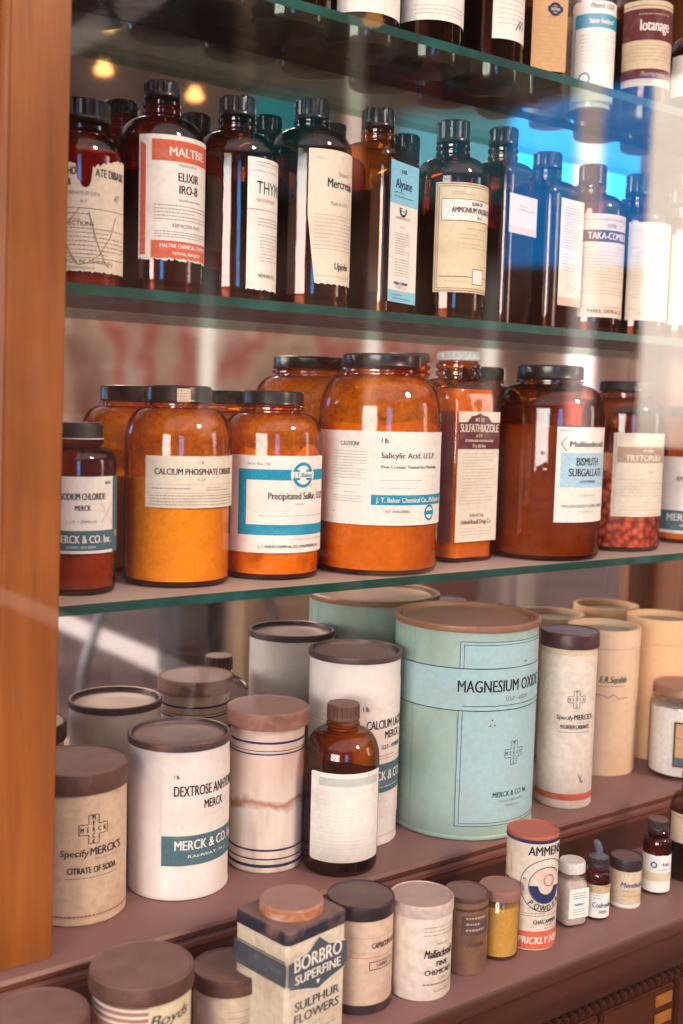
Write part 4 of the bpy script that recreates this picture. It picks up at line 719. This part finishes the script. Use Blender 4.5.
# small black lid jar
o = thing('ointment_jar', 'squat cream jar with flat black lid and faded blue print', 'jar', .9266, .7375, ZE, 30, GE)
plain_body(o, .0160, .041, aged('cream_pot', (.66, .52, .38), .5, (.60, .34, .14), .6, 50)); drum_lid(o, .0168, .0395, .0520, CAP_MATTE, 48, step=.97); q = Print(.0160); q.text(.0, .0230, .0055, 'Mentholin', BLUEI, .65, .03, 'c', 1, .25, w=.026); q.lines(-.010, .014, .0180, .0130, 2, GOLD, .0016); q.rect(-.03, .03, .0020, .0045, IVORY); q.done(o, 'printing')
# vial
o = thing('medicine_vial', 'small brown vial with dark cap, white label with blue print', 'bottle', .9812, .7410, ZE, 18, GE)
round_bottle(o, .0148, .0795, .0112, .0680, .0610, .0500, glass('rusty_glass', (.60, .22, .13), (.2, .06, .03), .05, .04), LIQ_DARK, .03, CAP_MATTE, True, rings=1); q = Print(.0148, lift=.0004); q.torn(-.025, .025, .0030, .0440, IVORY, 0, .0012, 9); q.rect(-.025, .025, .0150, .0245, paper('buff', (.66, .52, .36)), 1); q.hoop(-.007, .0330, .0035, .0016, BLUEI); q.text(.006, .0320, .0040, 'Kelco', BLUEI, .8, .02); q.lines(-.002, .012, .0275, .0270, 1, BLUEI); q.done(o)
o = thing('medicine_vial', 'clear-necked bottle with dark liquid and tan label, at the frame edge on the lower step', 'bottle', 1.0438, .7450, ZE, 15, GE)
round_bottle(o, .0232, .1190, .0120, .1060, .0960, .0780, glass('smoky_glass', (.70, .52, .42), (.25, .14, .1), .05, .03), LIQ_DARK, .040, CAP_MATTE, True, rings=1); q = Print(.0232); q.rect(-.032, .032, .0434, .0760, OLD); q.rect(-.032, .032, .0720, .0726, BROWN); q.text(-.002, .0540, .0085, 'R', GREY, 1, 0, 'c', 1, .3); q.lines(-.012, .018, .0655, .0645, 1, TAN); q.done(o)

# ================================================================== STREET IN FRONT (seen in the mirror)
def lamp(x, y, z, lab):
    o = bpy.data.objects.new('hanging_bulb', None); C.objects.link(o); o.location = (x, y, z); o['label'] = lab; o['category'] = 'lamp'; o['group'] = 'warm bulbs reflected in the mirror'
    m = MATS.get('bulb_glow')
    if m is None:
        m, nt, out = nodes('bulb_glow'); e = N(nt, 'ShaderNodeEmission'); e.inputs[0].default_value = (1, .40, .12, 1); e.inputs[1].default_value = 5; nt.links.new(e.outputs[0], out.inputs[0]); MATS['bulb_glow'] = m
    bm = bmesh.new(); lathe(bm, [(.006, -.012), (.020, -.010), (.026, -.003), (.026, .003), (.020, .010), (.012, .028)], 24); finish('globe', bm, m, o)
    bm = bmesh.new(); lathe(bm, [(.012, .028), (.013, .030), (.013, .060), (.003, .064), (.003, .60)], 16); finish('socket', bm, CAP_MATTE, o)
for x, y, z, l in ((1.42, -1.2, 2.26, 'glowing warm bulb reflected high beside the wooden post'), (1.50, -1.35, 2.44, 'glowing warm bulb reflected just under the top shelf'), (1.72, -1.2, 2.24, 'glowing warm bulb reflected behind the Elixir bottle cap')): lamp(x, y, z, l)
bm = bmesh.new(); pts = [(2.33 - .50 * cos(t), -2.3, -.02 + .78 * sin(t)) for t in [pi * k / 24 for k in range(25)]]; tube(bm, pts, .022, 12)
o = finish('bicycle_rack', bm, aged('galvanised_steel', (.22, .22, .24), .3, (.1, .1, .1), .4, 8, metal=.6)); o['label'] = 'curved grey metal hoop on the street, mirrored under the lowest glass shelf'; o['category'] = 'bike rack'
bm = bmesh.new(); box(bm, 2.50, 2.70, -9.5, -2.70, -.02, -.005); k_ = struct('painted_line', bm, aged('pale_road_paint', (.62, .58, .57), .8, (.3, .25, .24), .4, 3))
o = bpy.data.objects.new('litter_bin', None); C.objects.link(o); o.location = (2.64, -2.85, -.02); o['label'] = 'dark litter bin on the street, mirrored behind the tin lids'; o['category'] = 'bin'
bm = bmesh.new(); ring_rows(bm, [sup(.25, .25, 0, 8), sup(.27, .27, .72, 8)]); finish('bin_body', bm, aged('bin_paint', (.035, .028, .032), .6, (.1, .07, .06), .4, 6), o)
bm = bmesh.new(); ring_rows(bm, [sup(.29, .29, .72, 8), sup(.30, .30, .76, 8), sup(.2, .2, .80, 6)]); finish('bin_lid', bm, CAP_MATTE, o)
bm = bmesh.new(); box(bm, 2.72, 3.36, -2.66, -2.46, -.02, .62, bev=.02)
o = finish('stone_block', bm, aged('sandstone', (.40, .27, .17), .85, (.25, .17, .12), .4, 6)); o['label'] = 'tan stone block on the street, mirrored beside the tall white tin'; o['category'] = 'block'

for k, (x, y) in enumerate(((4.89, -3.0), (5.16, -3.05))):
    o = bpy.data.objects.new('bollard', None); C.objects.link(o); o.location = (x, y, -.02); o['label'] = ('pale bollard on the street, mirrored above the big green tin', 'second pale bollard, mirrored right of the first above the big green tin')[k]; o['category'] = 'bollard'; o['group'] = 'street bollards'
    bm = bmesh.new(); lathe(bm, [(.055, 0), (.055, .90), (.04, .95), (.01, .97)], 24); finish('post', bm, aged('bollard_paint', (.62, .56, .48), .6, (.3, .2, .15), .4, 8), o)
o = bpy.data.objects.new('street_planter', None); C.objects.link(o); o.location = (4.45, -3.15, -.02); o['label'] = 'dark red planter on the street, mirrored left of the pale bollards'; o['category'] = 'planter'
bm = bmesh.new(); ring_rows(bm, [sup(.42, .42, 0, 8), sup(.50, .50, .62, 8), sup(.54, .54, .64, 8), sup(.54, .54, .70, 8), sup(.44, .44, .70, 8), sup(.44, .44, .62, 8)]); finish('tub', bm, aged('oxblood_paint', (.20, .035, .035), .6, (.1, .03, .03), .5, 6), o)
# ================================================================== LIGHT
w = bpy.data.worlds.new('street'); bpy.context.scene.world = w; w.use_nodes = True; nt = w.node_tree; nt.nodes.clear()
out = nt.nodes.new('ShaderNodeOutputWorld'); bg = nt.nodes.new('ShaderNodeBackground'); nt.links.new(bg.outputs[0], out.inputs[0])
tc = nt.nodes.new('ShaderNodeTexCoord'); sp = nt.nodes.new('ShaderNodeSeparateXYZ'); nt.links.new(tc.outputs['Generated'], sp.inputs[0])
def M(op, a, b=None, c=None, clamp=False):
    n = nt.nodes.new('ShaderNodeMath'); n.operation = op; n.use_clamp = clamp
    for i, v in enumerate((a, b, c)):
        if v is None: continue
        if isinstance(v, (int, float)): n.inputs[i].default_value = v
        else: nt.links.new(v, n.inputs[i])
    return n.outputs[0]
negy = M('MULTIPLY', sp.outputs['Y'], -1.)
az = M('MULTIPLY', M('ARCTAN2', sp.outputs['X'], negy), 180 / pi)     # 0 = straight out from the shop front, + toward the end of the row
el = M('MULTIPLY', M('ARCSINE', sp.outputs['Z']), 180 / pi)
def up(v, a, s): return M('DIVIDE', M('SUBTRACT', v, a - s / 2), s, clamp=True)       # 0 below a, 1 above
def dn(v, a, s): return M('SUBTRACT', 1., up(v, a, s), clamp=True)
def band(v, a, b, s): return M('MULTIPLY', up(v, a, s), dn(v, b, s))
def mul(*a):
    r = a[0]
    for b in a[1:]: r = M('MULTIPLY', r, b)
    return r
mp = nt.nodes.new('ShaderNodeMapping'); mp.inputs['Scale'].default_value = (9, 9, 5); nt.links.new(tc.outputs['Generated'], mp.inputs[0])
nz = nt.nodes.new('ShaderNodeTexNoise'); nz.inputs['Scale'].default_value = 1.6; nz.inputs['Detail'].default_value = 4; nt.links.new(mp.outputs[0], nz.inputs['Vector'])
fac = ramp(nt, nz.outputs['Fac'], [(.30, (.06, .025, .02)), (.43, (.30, .13, .09)), (.53, (.50, .30, .21)), (.60, (.42, .10, .08)), (.68, (.60, .42, .32)), (.76, (1.2, .95, .78))])
low = ramp(nt, nz.outputs['Fac'], [(.3, (.06, .035, .028)), (.6, (.14, .085, .065)), (.8, (.20, .13, .10))])
col = mixc(nt, up(el, 8.5, 3), fac, low)                               # facades: busy below, plain soffit above
col = mixc(nt, up(el, 24, 6), col, (1.75, 1.48, 1.46))                    # open sky over the roofs
def lay(mask, c):
    global col
    col = mixc(nt, mask, col, c)
sky = (.10, 1.6, 4.4)
lay(mul(band(az, 31.2, 35., 1.), band(el, 10.2, 15, .8)), (.03, .20, .21))
lay(mul(band(az, 38.8, 44.3, 1.), band(el, 10.2, 14.3, .8)), (.14, .50, .62))
top = M('SUBTRACT', M('MULTIPLY_ADD', M('SUBTRACT', az, 44.), .22, 14.3), el)
lay(mul(up(az, 44.2, .5), dn(az, 51., .4), up(el, 7.2, .5), up(top, 0., .5)), sky)
lay(mul(up(az, 50.9, .3), dn(az, 59., 5), up(el, -1.5, 6), dn(el, 15.7, .4)), (11.0, 9.1, 7.6))   # pale sunlit house front
lay(mul(band(az, 47.5, 48.6, .5), dn(el, 21, 1), up(el, -7, 4)), (4.2, 3.2, 3.0))       # lamp post and window bars across the street
lay(mul(band(az, 36.1, 36.9, .3), up(el, 11, 2), dn(el, 22, 1)), (.95, .72, .58))
for a in (29.4, 37.7, 43.6): lay(mul(band(az, a - .35, a + .35, .3), band(el, -4, 7, 2)), (1.3, 1.1, .95))
lay(mul(band(az, -71, -45, 4), band(el, -3, 15, 3)), (24, 21.6, 20))                   # bright gap between the buildings behind the camera
lay(mul(band(az, -27, -18, 3), band(el, -2, 14, 3)), (1.2, 5., 12.))
nt.links.new(col, bg.inputs[0]); bg.inputs[1].default_value = 1.0
s = bpy.data.lights.new('sun', 'SUN'); s.energy = 2.4; s.angle = RD(9); s.color = (1, .76, .56)
so = bpy.data.objects.new('sun', s); C.objects.link(so); so.location = (1.5, -3, 4)
a_, e_ = RD(22), RD(33); d = Vector((-sin(a_) * cos(e_), cos(a_) * cos(e_), -sin(e_))); so.rotation_euler = d.to_track_quat('-Z', 'Y').to_euler()

# ================================================================== CAMERA
cam = bpy.data.cameras.new('camera'); co = bpy.data.objects.new('camera', cam); C.objects.link(co)
p_, r_, y_ = 0.09216312, 0.02710309, 0.63468913
fw = Vector((sin(y_) * cos(p_), cos(y_) * cos(p_), -sin(p_))); rt = Vector((cos(y_), -sin(y_), 0)); upv = rt.cross(fw)
rt2 = cos(r_) * rt + sin(r_) * upv; up2 = -sin(r_) * rt + cos(r_) * upv
co.matrix_world = Matrix(((rt2.x, up2.x, -fw.x, 0), (rt2.y, up2.y, -fw.y, 0), (rt2.z, up2.z, -fw.z, CAMZ), (0, 0, 0, 1)))
cam.sensor_fit = 'VERTICAL'; cam.sensor_height = 36; cam.lens = 1125.65 / 1024 * 36; cam.clip_start = .01
cam.dof.use_dof = True; cam.dof.focus_distance = 1.10; cam.dof.aperture_fstop = 5.0
sc = bpy.context.scene; sc.camera = co
sc.view_settings.view_transform = 'Standard'; sc.view_settings.look = 'None'; sc.view_settings.exposure = 0.; sc.view_settings.gamma = 1.
sc.cycles.transparent_max_bounces = 32; sc.cycles.max_bounces = 10
